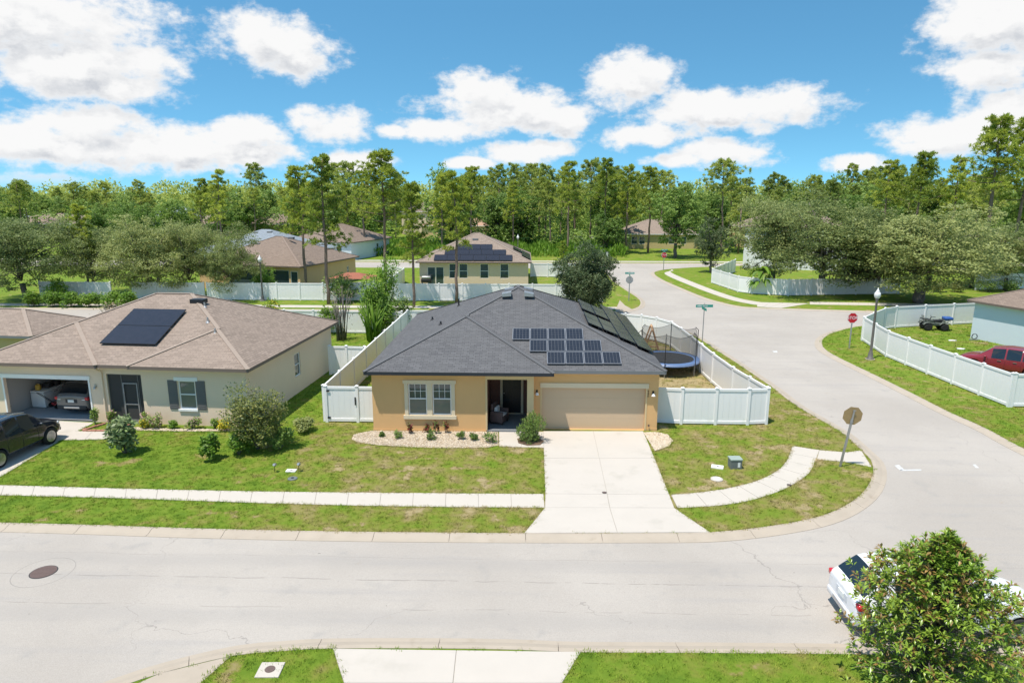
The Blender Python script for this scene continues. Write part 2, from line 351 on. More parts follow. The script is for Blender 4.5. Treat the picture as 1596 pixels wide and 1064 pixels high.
mat('panel_frame', (.34, .345, .36), .35, .05, 5, metal=.6)
mat('panel_frame_black', (.02, .021, .025), .4, .05, 5, metal=.3)
mat('canvas_rust', (.28, .10, .06), .8, .15, 5)
def mk_special():
    m, nt, b = newmat('window_glass'); b.inputs['Base Color'].default_value = (.045, .07, .075, 1); b.inputs['Roughness'].default_value = .04
    b.inputs['Specular IOR Level'].default_value = .9; bump(nt, b, noise(nt, 1.3, 2), .03, .02); MATS['glass'] = m
    m, nt, b = newmat('blind_glass'); b.inputs['Roughness'].default_value = .06; b.inputs['Specular IOR Level'].default_value = .9
    w = nt.nodes.new('ShaderNodeTexWave'); w.bands_direction = 'Z'; w.inputs['Scale'].default_value = 9
    t = nt.nodes.new('ShaderNodeTexCoord'); nt.links.new(t.outputs['Object'], w.inputs[0])
    nt.links.new(mixc(nt, w.outputs['Fac'], (.10, .105, .10), (.19, .20, .19)), b.inputs['Base Color']); MATS['blind'] = m
    m, nt, b = newmat('car_glass'); b.inputs['Base Color'].default_value = (.012, .016, .02, 1); b.inputs['Roughness'].default_value = .03; b.inputs['Specular IOR Level'].default_value = .8; MATS['car_glass'] = m
    m, nt, b = newmat('lamp_globe'); b.inputs['Base Color'].default_value = (.8, .8, .78, 1); b.inputs['Roughness'].default_value = .25; b.inputs['Transmission Weight'].default_value = .15; MATS['globe'] = m
    # photovoltaic glass with cells
    for nm, base, line in (('pv_cells', (.012, .014, .022), (.10, .104, .11)), ('pv_black', (.020, .019, .026), (.024, .023, .030)), ('pv_brown', (.036, .033, .030), (.05, .045, .04))):
        m, nt, b = newmat(nm); uv = nt.nodes.new('ShaderNodeUVMap'); br = nt.nodes.new('ShaderNodeTexBrick')
        br.offset = 0; br.inputs['Scale'].default_value = 1; br.inputs['Brick Width'].default_value = .158; br.inputs['Row Height'].default_value = .158; br.inputs['Mortar Size'].default_value = .007
        br.inputs['Color1'].default_value = (*base, 1); br.inputs['Color2'].default_value = (*mul(base, 1.25), 1); br.inputs['Mortar'].default_value = (*line, 1)
        nt.links.new(uv.outputs[0], br.inputs['Vector']); nt.links.new(br.outputs['Color'], b.inputs['Base Color'])
        b.inputs['Roughness'].default_value = .18; b.inputs['Specular IOR Level'].default_value = .5; MATS[nm] = m
    # open weave net
    m = bpy.data.materials.new('trampoline_net'); m.use_nodes = True; nt = m.node_tree; b = nt.nodes['Principled BSDF']; b.inputs['Base Color'].default_value = (.03, .03, .035, 1)
    tr = nt.nodes.new('ShaderNodeBsdfTransparent'); mx = nt.nodes.new('ShaderNodeMixShader'); mx.inputs[0].default_value = .38
    nt.links.new(tr.outputs[0], mx.inputs[1]); nt.links.new(b.outputs[0], mx.inputs[2]); nt.links.new(mx.outputs[0], nt.nodes['Material Output'].inputs[0]); MATS['net'] = m
mk_special()
def MT(x): return MATS[x] if isinstance(x, str) else x

# ------------------------------------------------------------------ mesh helpers
def link(name, me, parent=None, loc=None, rot=None):
    o = bpy.data.objects.new(name, me); COL.objects.link(o)
    if parent is not None: o.parent = parent
    if loc is not None: o.location = loc
    if rot is not None: o.rotation_euler = rot
    return o
def tag(o, label=None, cat=None, group=None, kind=None):
    if label: o['label'] = label
    if cat: o['category'] = cat
    if group: o['group'] = group
    if kind: o['kind'] = kind
    return o
def thing(name, label, cat, loc=(0, 0, 0), rotz=0.0, group=None):
    o = link(name, None, None, loc, (0, 0, rotz)); o.empty_display_size = .2
    return tag(o, label, cat, group)
def copy_tree(o, parent=None):
    c = o.copy(); COL.objects.link(c); c.parent = parent
    for ch in list(o.children): copy_tree(ch, c)
    return c
def fast_mesh(name, V, Fc, mats, midx=None, smooth=False):
    V = np.asarray(V, dtype=np.float32); Fc = np.asarray(Fc, dtype=np.int32); k = Fc.shape[1]
    me = bpy.data.meshes.new(name); me.vertices.add(len(V)); me.vertices.foreach_set('co', V.ravel())
    me.loops.add(Fc.size); me.loops.foreach_set('vertex_index', Fc.ravel())
    me.polygons.add(len(Fc)); me.polygons.foreach_set('loop_start', np.arange(0, Fc.size, k, dtype=np.int32)); me.polygons.foreach_set('loop_total', np.full(len(Fc), k, dtype=np.int32))
    for mm in (mats if isinstance(mats, (list, tuple)) else [mats]): me.materials.append(MT(mm))
    if midx is not None: me.polygons.foreach_set('material_index', np.asarray(midx, dtype=np.int32))
    if smooth: me.polygons.foreach_set('use_smooth', np.ones(len(Fc), dtype=bool))
    me.update(); me.validate(); return me
class MB:
    def __init__(s): s.v = []; s.f = []; s.m = []; s.uv = {}
    def add(s, vs, fs, mi=0):
        o = len(s.v); s.v += [tuple(x) for x in vs]
        for f in fs: s.f.append(tuple(i + o for i in f)); s.m.append(mi)
        return s
    def box(s, x0, x1, y0, y1, z0, z1, mi=0):
        return s.add([(x0, y0, z0), (x1, y0, z0), (x1, y1, z0), (x0, y1, z0), (x0, y0, z1), (x1, y0, z1), (x1, y1, z1), (x0, y1, z1)],
                     [(0, 3, 2, 1), (4, 5, 6, 7), (0, 1, 5, 4), (1, 2, 6, 5), (2, 3, 7, 6), (3, 0, 4, 7)], mi)
    def bar(s, a, b, w, h=None, mi=0):
        a, b = Vector(a), Vector(b); d = (b - a).normalized(); h = h or w
        u = d.cross(Vector((0, 0, 1)));
        if u.length < 1e-4: u = Vector((1, 0, 0))
        u.normalize(); n = u.cross(d)
        P = []
        for p in (a, b):
            for su, sn in ((-1, -1), (1, -1), (1, 1), (-1, 1)): P.append(p + u * (w / 2 * su) + n * (h / 2 * sn))
        return s.add(P, [(3, 2, 1, 0), (4, 5, 6, 7), (0, 1, 5, 4), (1, 2, 6, 5), (2, 3, 7, 6), (3, 0, 4, 7)], mi)
    def tube(s, pts, rad, n=8, mi=0, cap=True):
        pts = [Vector(p) for p in pts]
        if not isinstance(rad, (list, tuple)): rad = [rad] * len(pts)
        o = len(s.v); u = None
        for i, p in enumerate(pts):
            d = (pts[min(i + 1, len(pts) - 1)] - pts[max(i - 1, 0)]).normalized()
            if u is None:
                u = d.cross(Vector((0.31, 0.95, 0.05)));
                if u.length < 1e-3: u = d.cross(Vector((1, 0, 0)))
            u = (u - d * u.dot(d)).normalized(); w = d.cross(u)
            for k in range(n):
                a = 2 * math.pi * k / n; s.v.append(tuple(p + (u * math.cos(a) + w * math.sin(a)) * rad[i]))
        for i in range(len(pts) - 1):
            for k in range(n):
                s.f.append((o + i * n + k, o + i * n + (k + 1) % n, o + (i + 1) * n + (k + 1) % n, o + (i + 1) * n + k)); s.m.append(mi)
        if cap:
            s.f.append(tuple(o + k for k in range(n))[::-1]); s.m.append(mi)
            s.f.append(tuple(o + (len(pts) - 1) * n + k for k in range(n))); s.m.append(mi)
        return s
    def lathe(s, prof, n=20, c=(0, 0, 0), axis='z', mi=0):
        o = len(s.v)
        for (r, z) in prof:
            for k in range(n):
                a = 2 * math.pi * k / n; x, y = r * math.cos(a), r * math.sin(a)
                p = (x, y, z) if axis == 'z' else ((x, z, y) if axis == 'y' else (z, x, y))
                s.v.append((p[0] + c[0], p[1] + c[1], p[2] + c[2]))
        for i in range(len(prof) - 1):
            for k in range(n):
                s.f.append((o + i * n + k, o + i * n + (k + 1) % n, o + (i + 1) * n + (k + 1) % n, o + (i + 1) * n + k)); s.m.append(mi)
        s.f.append(tuple(o + k for k in range(n))[::-1]); s.m.append(mi)
        s.f.append(tuple(o + (len(prof) - 1) * n + k for k in range(n))); s.m.append(mi)
        return s
    def ball(s, c, r, n=10, mi=0):
        r = r if isinstance(r, (tuple, list)) else (r, r, r); o = len(s.v); h = n // 2 + 1
        for i in range(1, h):
            t = math.pi * i / h
            for k in range(n):
                a = 2 * math.pi * k / n; s.v.append((c[0] + r[0] * math.sin(t) * math.cos(a), c[1] + r[1] * math.sin(t) * math.sin(a), c[2] + r[2] * math.cos(t)))
        for i in range(h - 2):
            for k in range(n):
                s.f.append((o + i * n + k, o + (i + 1) * n + k, o + (i + 1) * n + (k + 1) % n, o + i * n + (k + 1) % n)); s.m.append(mi)
        s.f.append(tuple(o + k for k in range(n))); s.m.append(mi); s.f.append(tuple(o + (h - 2) * n + k for k in range(n))[::-1]); s.m.append(mi)
        return s
    def prism(s, poly, z0, z1, mi=0):
        n = len(poly); tri = tessellate_polygon([[Vector((p[0], p[1], 0)) for p in poly]])
        o = len(s.v)
        for z in (z1, z0): s.v += [(p[0], p[1], z) for p in poly]
        for t in tri:
            a, b, c = (Vector(poly[i][:2]) for i in t)
            if (b - a).cross(c - a) < 0: t = t[::-1]
            s.f.append(tuple(o + i for i in t)); s.m.append(mi); s.f.append(tuple(o + n + i for i in t[::-1])); s.m.append(mi)
        for i in range(n):
            j = (i + 1) % n; s.f.append((o + i, o + j, o + n + j, o + n + i)); s.m.append(mi)
        return s
    def uvface(s, vs, uvs, mi=0):
        o = len(s.v); s.v += [tuple(x) for x in vs]; s.uv[len(s.f)] = uvs; s.f.append(tuple(range(o, o + len(vs)))); s.m.append(mi)
        return s
    def mesh(s, name, mats, smooth=False, bevel=0.0, segs=2):
        me = bpy.data.meshes.new(name); me.from_pydata(s.v, [], s.f)
        for mm in (mats if isinstance(mats, (list, tuple)) else [mats]): me.materials.append(MT(mm))
        me.polygons.foreach_set('material_index', s.m)
        if s.uv:
            l = me.uv_layers.new(name='UVMap')
            for fi, uvs in s.uv.items():
                for li, q in zip(me.polygons[fi].loop_indices, uvs): l.data[li].uv = q
        bm = bmesh.new(); bm.from_mesh(me); bmesh.ops.recalc_face_normals(bm, faces=bm.faces)
        if bevel: bmesh.ops.bevel(bm, geom=list(bm.edges), offset=bevel, segments=segs, affect='EDGES', profile=.5, clamp_overlap=True)
        bm.to_mesh(me); bm.free()
        if smooth: me.polygons.foreach_set('use_smooth', [True] * len(me.polygons))
        me.update(); return me
    def build(s, name, mats, parent=None, smooth=False, bevel=0.0, loc=None, rot=None):
        return link(name, s.mesh(name, mats, smooth, bevel), parent, loc, rot)
def catmull(P, n=6, closed=False):
    P = [Vector((p[0], p[1])) for p in P]; out = []
    for i in range(len(P) - 1):
        a = P[max(i - 1, 0)]; b = P[i]; c = P[i + 1]; d = P[min(i + 2, len(P) - 1)]
        for k in range(n):
            t = k / n
            out.append(0.5 * ((2 * b) + (c - a) * t + (2 * a - 5 * b + 4 * c - d) * t * t + (3 * b - a - 3 * c + d) * t ** 3))
    out.append(P[-1]); return out
def resample(P, step):
    P = [Vector(p[:2]) for p in P]; L = [0]
    for a, b in zip(P, P[1:]): L.append(L[-1] + (b - a).length)
    n = max(1, round(L[-1] / step)); out = []
    j = 0
    for i in range(n + 1):
        s = L[-1] * i / n
        while j < len(L) - 2 and L[j + 1] < s: j += 1
        t = (s - L[j]) / max(1e-6, L[j + 1] - L[j]); out.append(P[j].lerp(P[j + 1], min(1, max(0, t))))
    return out
def PX(pts, z=0.0): return [G(x, y, z).xy for x, y in pts]

# ------------------------------------------------------------------ the setting: levels (lawn 0, road -0.08)
ZR = -0.08
def flat(name, poly, z, matname, z0=None, kind='structure', label=None):
    b = MB(); b.prism(poly, z0 if z0 is not None else z - .05, z); o = b.build(name, matname); tag(o, label, None, None, kind); return o
FAR = 2500
flat('ground', [(-FAR, -300), (FAR, -300), (FAR, 4000), (-FAR, 4000)], -0.16, 'grass', -0.3)
flat('road', [(-320, -60), (320, -60), (320, 113), (-320, 113)], ZR, 'asphalt', -0.13)

# lawn edges (surveyed along the kerb backs)
front = catmull(PX([(-420, 806), (-200, 809), (0, 814), (150, 818), (300, 823), (529, 828), (800, 830.5), (1000, 830.5), (1109, 829), (1197, 820), (1272, 806), (1317, 788), (1347, 765), (1360, 740), (1358, 718), (1342, 701), (1319, 680), (1299, 666), (1239, 631), (1203, 603), (1159, 573), (1135, 557), (1117, 546), (1103, 536), (1085, 525), (1062, 515), (1030, 507), (990, 504)]), 6)
cross_near = 56.3
front.append(Vector((-20, cross_near))); front.append(Vector((-300, cross_near)))
lawn_home = [(-300, 21.6)] + [tuple(p) for p in front]
near = catmull(PX([(60, 1120), (165, 1078), (250, 1049), (361, 1022), (430, 1015), (511, 1010.5), (677, 1010), (800, 1012), (906, 1016), (1100, 1017), (1317, 1019), (1500, 1022), (1700, 1026)]), 5)
lawn_near = [tuple(p) for p in near] + [(300, 14.6), (300, -60), (-14, -60)]
right_e = catmull(PX([(1750, 770), (1596, 699), (1538, 668), (1478, 641), (1418, 611), (1359, 582), (1311, 559), (1287, 545), (1281, 534), (1286, 525), (1303, 517), (1343, 508), (1400, 504), (1500, 502)]), 6)
right_e = [Vector((60, 8))] + right_e + [Vector((300, right_e[-1].y))]
lawn_right = [tuple(p) for p in right_e] + [(300, 8)]
ne = catmull(PX([(1596, 486), (1450, 487), (1340, 484), (1205, 480), (1160, 478), (1128, 472), (1097, 463), (1060, 448), (1035, 437), (1022, 429), (1021, 424), (1034, 420.5), (1060, 418), (1097, 416), (1160, 414)]), 6)
ne = [Vector((300, ne[0].y))] + ne + [Vector((300, ne[-1].y + 4))]
lawn_ne = [tuple(p) for p in ne]
nw = catmull(PX([(940, 420.5), (947, 428), (955, 438), (975, 452), (992, 463), (998, 470), (996, 477), (984, 482), (960, 485)]), 6)
Yc = nw[-1].y
nw = [Vector((-300, 101.5)), Vector((4, 101.5))] + nw + [Vector((-20, Yc)), Vector((-300, Yc))]
lawn_nw = [tuple(p) for p in nw]
for poly in (lawn_home, lawn_near, lawn_right, lawn_ne, lawn_nw): flat('lawn', poly, 0.0, 'grass', -0.12)
Y3 = 110.0
flat('field', [(-FAR, Y3), (FAR, Y3), (FAR, 4000), (-FAR, 4000)], 0.0, 'grass', -0.12)

def kerb(path, side, step, detail=True, smooth_from=0):
    """rolled kerb and gutter: one cast length per joint"""
    prof = [(0.0, .012), (.13, .016), (.25, -.020), (.34, -.052), (.50, -.066)]
    P = resample(path, .5)
    nrm = []
    for i in range(len(P)):
        d = (P[min(i + 1, len(P) - 1)] - P[max(i - 1, 0)]).normalized(); nrm.append(Vector((d.y, -d.x)) * side)
    k = max(2, int(step / .5)); root = None
    segs = [(i, min(i + k, len(P) - 1)) for i in range(0, len(P) - 1, k)]
    root = tag(link('kerb', None), None, None, None, 'structure')
    for (a, c) in segs:
        b = MB(); pts = [Vector(p) for p in P[a:c + 1]]; nn = nrm[a:c + 1]
        if detail and len(pts) > 1:
            pts[0] = pts[0] + (pts[1] - pts[0]).normalized() * .007; pts[-1] = pts[-1] - (pts[-1] - pts[-2]).normalized() * .007
        vs = []; fs = []; q = len(prof)
        for p, n in zip(pts, nn):
            for (o, z) in prof: vs.append((p.x + n.x * o, p.y + n.y * o, z))
            vs.append((p.x + n.x * prof[-1][0], p.y + n.y * prof[-1][0], -.14)); vs.append((p.x, p.y, -.14))
        q += 2
        for i in range(len(pts) - 1):
            for j in range(q): fs.append((i * q + j, i * q + (j + 1) % q, (i + 1) * q + (j + 1) % q, (i + 1) * q + j))
        fs.append(tuple(range(q))); fs.append(tuple(range((len(pts) - 1) * q, len(pts) * q))[::-1])
        b.add(vs, fs); b.build('kerb_length', 'concrete_kerb', root)
    return root
fr = [p for p in front]
kerb(fr[:-2], 1, 2.75); kerb([fr[-3], fr[-2], Vector((-60, cross_near))], 1, 30, False)
kerb(near, -1, 3.0); kerb(right_e[1:-1], -1, 2.75); kerb([right_e[-2], Vector((120, right_e[-2].y))], -1, 30, False)
kerb(ne[1:-1], -1, 3.0); kerb(nw[2:-2], -1, 3.0); kerb([nw[-3], nw[-2], Vector((-90, Yc))], -1, 30, False)
kerb([Vector((-120, Y3)), Vector((120, Y3))], 1, 30, False)

PAVED = []       # polygons where no grass grows
def slabs(name, left, right, n, matn='concrete', z=.016, gap=.010, label=None):
    """a ribbon between two edges cast as separate slabs"""
    Lp = resample(left, .05); Rp = resample(right, .05)
    def at(P, t):
        i = t * (len(P) - 1); a = int(i); a = min(a, len(P) - 2); return P[a].lerp(P[a + 1], i - a)
    root = MB(); N = n * 4
    poly = [at(Lp, i / N) for i in range(N + 1)] + [at(Rp, 1 - i / N) for i in range(N + 1)]
    root.prism([tuple(p) for p in poly], -.02, .005); root = root.build(name, 'concrete_joint'); tag(root, label, None, None, 'structure')
    PAVED.append([tuple(p) for p in poly])
    Ltot = sum((a - b).length for a, b in zip(Lp, Lp[1:])); g = gap / max(.1, Ltot)
    for i in range(n):
        t0, t1 = i / n + g, (i + 1) / n - g; K = 4
        pl = [at(Lp, t0 + (t1 - t0) * k / K) for k in range(K + 1)] + [at(Rp, t1 - (t1 - t0) * k / K) for k in range(K + 1)]
        dz = random.uniform(-.002, .002)
        MB().prism([tuple(p) for p in pl], .006, z + dz).build('slab', matn, root)
    return root
back = PX([(-420, 749), (-200, 752), (0, 756), (200, 761.6), (401, 766), (551, 767.6), (700, 768.8), (847, 769.8)])
frnt = PX([(-420, 761), (-200, 765), (0, 771.6), (200, 776.6), (401, 783.7), (551, 787.7), (700, 790), (849, 791)])
slabs('sidewalk', frnt, back, 26)
back2 = catmull(PX([(1046, 771), (1085, 768), (1119, 763.6), (1148, 758), (1175, 751), (1197, 742), (1215, 731), (1226, 718), (1231, 707), (1235, 695)]), 4)
frnt2 = catmull(PX([(1056, 791.5), (1097, 789.5), (1135, 786), (1168, 780), (1199, 771), (1220, 763), (1239, 753), (1254, 743), (1265, 731), (1277, 701)]), 4)
slabs('sidewalk', frnt2, back2, 9)
rampL = PX([(1273, 716), (1315, 719.5), (1359, 728)]); rampR = PX([(1277, 701), (1321, 705), (1342, 701.5)])
slabs('sidewalk_ramp', rampL, rampR, 2, z=.012)
# driveway of the ochre house: two columns of slabs, then the footway row and the flared apron
dl = [G(847.0, 672).xy, G(847.8, 714).xy, G(850, 769.5).xy, G(849.5, 791).xy]; dr = [G(1002.2, 672).xy, G(1020, 714).xy, G(1043, 771).xy, G(1051, 791.5).xy]
ap = (G(817, 830.8).xy, G(1107, 829.6).xy)
def drive(dl, dr, name):
    root = MB(); root.prism([tuple(p) for p in dl] + [tuple(p) for p in dr[::-1]], -.02, .005); root = root.build(name, 'concrete_joint'); tag(root, None, None, None, 'structure')
    PAVED.append([tuple(p) for p in dl] + [tuple(p) for p in dr[::-1]])
    for i in range(len(dl) - 1):
        a, b, c, d = dl[i], dr[i], dr[i + 1], dl[i + 1]; mt, mb = (a + b) / 2, (c + d) / 2
        for q in ((a, mt, mb, d), (mt, b, c, mb)):
            cen = sum(q, Vector((0, 0))) / 4
            pl = [tuple(p + (cen - p).normalized() * .010) for p in q]
            MB().prism(pl, .006, .018 + random.uniform(-.001, .001)).build('slab', 'concrete_drive', root)
    return root
drive(dl + [ap[0]], dr + [ap[1]], 'driveway')
# entry walk from the porch to the driveway
e = [G(778, 672.5).xy, G(847, 673).xy, G(847.6, 698).xy, G(778, 696).xy]
drive([e[0], e[3]], [e[1], e[2]], 'entry_walk')
# near driveway at the foot of the picture
drive([G(519, 1011).xy, G(536, 1064).xy, G(552, 1120).xy], [G(905, 1016).xy, G(876, 1064).xy, G(850, 1120).xy], 'driveway')
# ramp on the near corner
rp = PX([(250, 1049), (361, 1022), (352, 1029), (313, 1064), (270, 1120), (90, 1120)])
flat('sidewalk_ramp', [tuple(p) for p in rp], .010, 'concrete_kerb', -.02); PAVED.append([tuple(p) for p in rp])
# driveway and walk of the beige house (left lot)
dlL = [G(30, 656).xy, G(-30, 700).xy, G(-120, 748).xy, G(-230, 812).xy]; drL = [G(147, 660).xy, G(88, 690).xy, G(3, 739).xy, G(-30, 759).xy]
drive([G(12, 652).xy, G(-46, 690).xy, G(-140, 748).xy], [G(146, 659).xy, G(92, 688).xy, G(-2, 745).xy], 'driveway')
drive([G(118, 672).xy, G(92, 686).xy], [G(172, 672).xy, G(172, 685).xy], 'entry_walk')
# far sidewalks
sw_a = catmull(PX([(1050, 422), (1036, 427), (1081, 447), (1131, 465), (1165, 473), (1180, 475)]), 5); sw_b = catmull(PX([(1047, 420), (1048, 426), (1096, 446), (1145, 463), (1185, 471), (1215, 473)]), 5)
slabs('sidewalk', sw_a, sw_b, 22)
slabs('sidewalk', PX([(1180, 478), (1205, 479.5), (1218, 480)]), PX([(1180, 471), (1225, 472), (1262, 473)]), 4)
slabs('sidewalk', PX([(1262, 474.5), (1420, 477), (1596, 478.5)]), PX([(1262, 470.5), (1420, 473), (1596, 474)]), 22)
slabs('sidewalk', [Vector((-90, 109.8 + 1.6)), Vector((90, 109.8 + 1.6))], [Vector((-90, 109.8 + 3.2)), Vector((90, 109.8 + 3.2))], 60)
slabs('sidewalk', [Vector((-70, Yc + 1.0)), Vector((8.5, Yc + 1.0))], [Vector((-70, Yc + 2.4)), Vector((9.0, Yc + 2.4))], 40)
pr = PX([(958, 487), (966, 468), (974, 476), (985, 482)]); flat('sidewalk_ramp', [tuple(p) for p in pr], .02, 'concrete_kerb', -.02)
# painted stop bar remnants and patched strip on the right road
def paint(pts, name='road_marking', m='road_paint'): flat(name, [tuple(p) for p in PX(pts, ZR)], ZR + .005, m, ZR + .0015)
paint([(1394, 725), (1401, 724), (1409, 731), (1403, 733)]); paint([(1403, 731.5), (1436, 731), (1436, 733), (1404, 733.5)]); paint([(1516, 724), (1520, 723), (1526, 729), (1521, 729)])
paint([(1204, 547), (1211, 546.5), (1212, 549), (1206, 549)])

# ------------------------------------------------------------------ building parts
def hip(mb, x0, x1, y0, y1, ze, s, mi=0, caps=None):
    w, d = x1 - x0, y1 - y0; h = min(w, d) / 2; zt = ze + s * h; xc, yc = (x0 + x1) / 2, (y0 + y1) / 2
    r0, r1 = (((xc, y0 + h, zt), (xc, y1 - h, zt)) if w <= d else ((x0 + h, yc, zt), (x1 - h, yc, zt)))
    A, B, C, D = (x0, y0, ze), (x1, y0, ze), (x1, y1, ze), (x0, y1, ze); k = math.sqrt(1 + s * s)
    if w <= d: fs = [([A, B, r0], 'y'), ([B, C, r1, r0], 'x'), ([C, D, r1], 'y'), ([D, A, r0, r1], 'x')]
    else: fs = [([A, B, r1, r0], 'y'), ([B, C, r1], 'x'), ([C, D, r0, r1], 'y'), ([D, A, r0], 'x')]
    for vs, ax in fs:
        uv = [((v[0] if ax == 'y' else v[1]), (v[2] - ze) / s * k) for v in vs]
        mb.uvface(vs, uv, mi)
    if caps is not None:
        for a, b in ((A, r0), (B, r0 if w <= d else r1), (C, r1), (D, r1 if w <= d else r0)): caps.append((a, b))
        if (Vector(r0) - Vector(r1)).length > .05: caps.append((r0, r1))
    return r0, r1
def roof_set(parent, rects, ze, s, matr, fascia, capm=None, fh=.15, soffit='white_paint', segs=None):
    mb = MB(); caps = []
    for r in rects: hip(mb, *r, ze, s, 0, caps)
    o = link('roof', mb.mesh('roof', matr), parent)
    for a, b in (segs or caps):
        a, b = Vector(a), Vector(b)
        if capm: MB().bar(a + Vector((0, 0, .008)), b + Vector((0, 0, .008)), .20, .03).build('ridge_cap', capm, o)
    f = MB(); sf = MB()
    for i, (x0, x1, y0, y1) in enumerate(rects):
        t = .03; z0, z1 = ze - fh - .004 * i, ze - .004 - .003 * i
        f.box(x0, x1, y0, y0 + t, z0, z1); f.box(x0, x1, y1 - t, y1, z0, z1); f.box(x0, x0 + t, y0 + t, y1 - t, z0, z1); f.box(x1 - t, x1, y0 + t, y1 - t, z0, z1)
        sf.box(x0 + .04, x1 - .04, y0 + .04, y1 - .04, ze - fh + .02 + .004 * i, ze - fh + .03 + .004 * i)
    f.build('fascia', fascia, o); sf.build('soffit', soffit, o)
    return o
def hip_lines(pairs, rects, ze, s):
    """lift plan lines on to the roof surface"""
    def z(p): return ze + s * max(min(p[0] - a, b - p[0], p[1] - c, d - p[1]) for (a, b, c, d) in rects)
    return [((*a, z(a)), (*b, z(b))) for a, b in pairs]
def wall(mb, p0, p1, z0, z1, holes=(), depth=.14, mi=0):
    p0, p1 = Vector(p0), Vector(p1); L = (p1 - p0).length; d = (p1 - p0) / L; n = Vector((d.y, -d.x))
    us = sorted({0, L, *[h[0] for h in holes], *[h[1] for h in holes]}); vs = sorted({z0, z1, *[h[2] for h in holes], *[h[3] for h in holes]})
    def P(u, v, e=0): q = p0 + d * u - n * e; return (q.x, q.y, v)
    for a, b in zip(us, us[1:]):
        for c, e in zip(vs, vs[1:]):
            mu, mv = (a + b) / 2, (c + e) / 2
            if any(h[0] < mu < h[1] and h[2] < mv < h[3] for h in holes): continue
            mb.add([P(a, c), P(b, c), P(b, e), P(a, e)], [(0, 1, 2, 3)], mi)
    for (a, b, c, e) in holes:
        mb.add([P(a, c), P(b, c), P(b, e), P(a, e), P(a, c, depth), P(b, c, depth), P(b, e, depth), P(a, e, depth)], [(0, 4, 5, 1), (1, 5, 6, 2), (2, 6, 7, 3), (3, 7, 4, 0)], mi)
def window(parent, x, y, z, w, h, rot=0.0, frame='white_paint', muntin=None, blind=False, sill=None, fr=.055, inset=.05, single=False, glass=None):
    """sash window; local x along the wall, y into the wall"""
    b = MB(); d0, d1 = inset, inset + .07
    b.box(0, fr, d0, d1, 0, h); b.box(w - fr, w, d0, d1, 0, h); b.box(fr, w - fr, d0, d1, 0, fr); b.box(fr, w - fr, d0, d1, h - fr, h)
    if not single: b.box(fr, w - fr, d0 - .006, d1, h * .49, h * .49 + fr * .9)
    o = b.build('window', frame, parent, loc=(x, y, z), rot=(0, 0, rot))
    gl = glass or 'glass'
    def pane(z0, z1, m): MB().box(fr, w - fr, d0 + .035, d0 + .045, z0, z1).build('pane', m, o)
    if single: pane(fr, h - fr, gl)
    else: pane(h * .49 + fr * .9, h - fr, gl); pane(fr, h * .49, 'blind' if blind else gl)
    if muntin:
        nx, nz = muntin; mm = MB(); za, zb = h * .49 + fr * .9, h - fr; t = .018
        for i in range(1, nx):
            xx = fr + (w - 2 * fr) * i / nx; mm.box(xx - t / 2, xx + t / 2, d0 + .022, d0 + .034, za, zb)
        for i in range(1, nz):
            zz = za + (zb - za) * i / nz; mm.box(fr, w - fr, d0 + .020, d0 + .032, zz - t / 2, zz + t / 2)
        mm.build('muntin', frame, o)
    if sill: MB().box(-.06, w + .06, -.07, .05, -.10, 0).build('sill', sill, o)
    return o
def pane_line(px, py, p0, n):
    d = Vector(ray(px, py)); c = Vector(CAMP); t = (Vector(p0) - c).dot(Vector(n)) / d.dot(Vector(n)); return c + d * t
def solar_panel(parent, a, b, c, d, glass='pv_cells', frame='panel_frame', lift=.07, fw=.03):
    a, b, c, d = map(Vector, (a, b, c, d)); n = (b - a).cross(d - a).normalized()
    base = [p + n * lift for p in (a, b, c, d)]; top = [p + n * .04 for p in base]
    m = MB(); m.add(base + top, [(3, 2, 1, 0), (4, 5, 6, 7), (0, 1, 5, 4), (1, 2, 6, 5), (2, 3, 7, 6), (3, 0, 4, 7)])
    o = m.build('panel', frame, parent)
    cen = sum(top, Vector()) / 4; g = [p + (q - p).normalized() * fw + (r - p).normalized() * fw + n * .002 for p, q, r in zip(top, top[1:] + top[:1], top[-1:] + top[:-1])]
    w, h = (b - a).length, (d - a).length
    MB().uvface(g, [(0, 0), (w - 2 * fw, 0), (w - 2 * fw, h - 2 * fw), (0, h - 2 * fw)]).build('glass', glass, o)
    r = MB(); r.bar(a.lerp(d, .25) + n * lift * .5, b.lerp(c, .25) + n * lift * .5, .04, lift * .96); r.bar(a.lerp(d, .75) + n * lift * .5, b.lerp(c, .75) + n * lift * .5, .04, lift * .96)
    r.build('rail', 'panel_frame_black', o)
    return o


# ------------------------------------------------------------------ the ochre house
HX, HY = -7.33, 30.45
house = thing('house', 'ochre stucco house with charcoal hip roof, closed tan garage and porch', 'house', (HX, HY, 0))
WH = 2.90; s5 = .42; ZE = 3.0
xm, xr_, yg, yb_ = 7.52, 13.38, .42, 14.1
w_ = MB()
winL = (1.69, 2.57, .80, 2.34); winR = (2.82, 3.71, .80, 2.34); porch = (5.38, 7.24, .08, 2.56)
wall(w_, (0, 0), (xm, 0), -.1, WH, [winL, winR, porch], .16)
gd = (7.93 - xm, 12.79 - xm, .02, 2.07)
wall(w_, (xm, yg), (xr_, yg), -.1, WH, [gd], .14)
wall(w_, (xm, 0), (xm, yg), -.1, WH); wall(w_, (xr_, yg), (xr_, yb_), -.1, WH, [(3, 4, 1, 2.2)]); wall(w_, (xr_, yb_), (0, yb_), -.1, WH); wall(w_, (0, yb_), (0, 0), -.1, WH, [(5, 6, 1, 2.2)])
w_.build('wall', 'stucco_ochre', house)
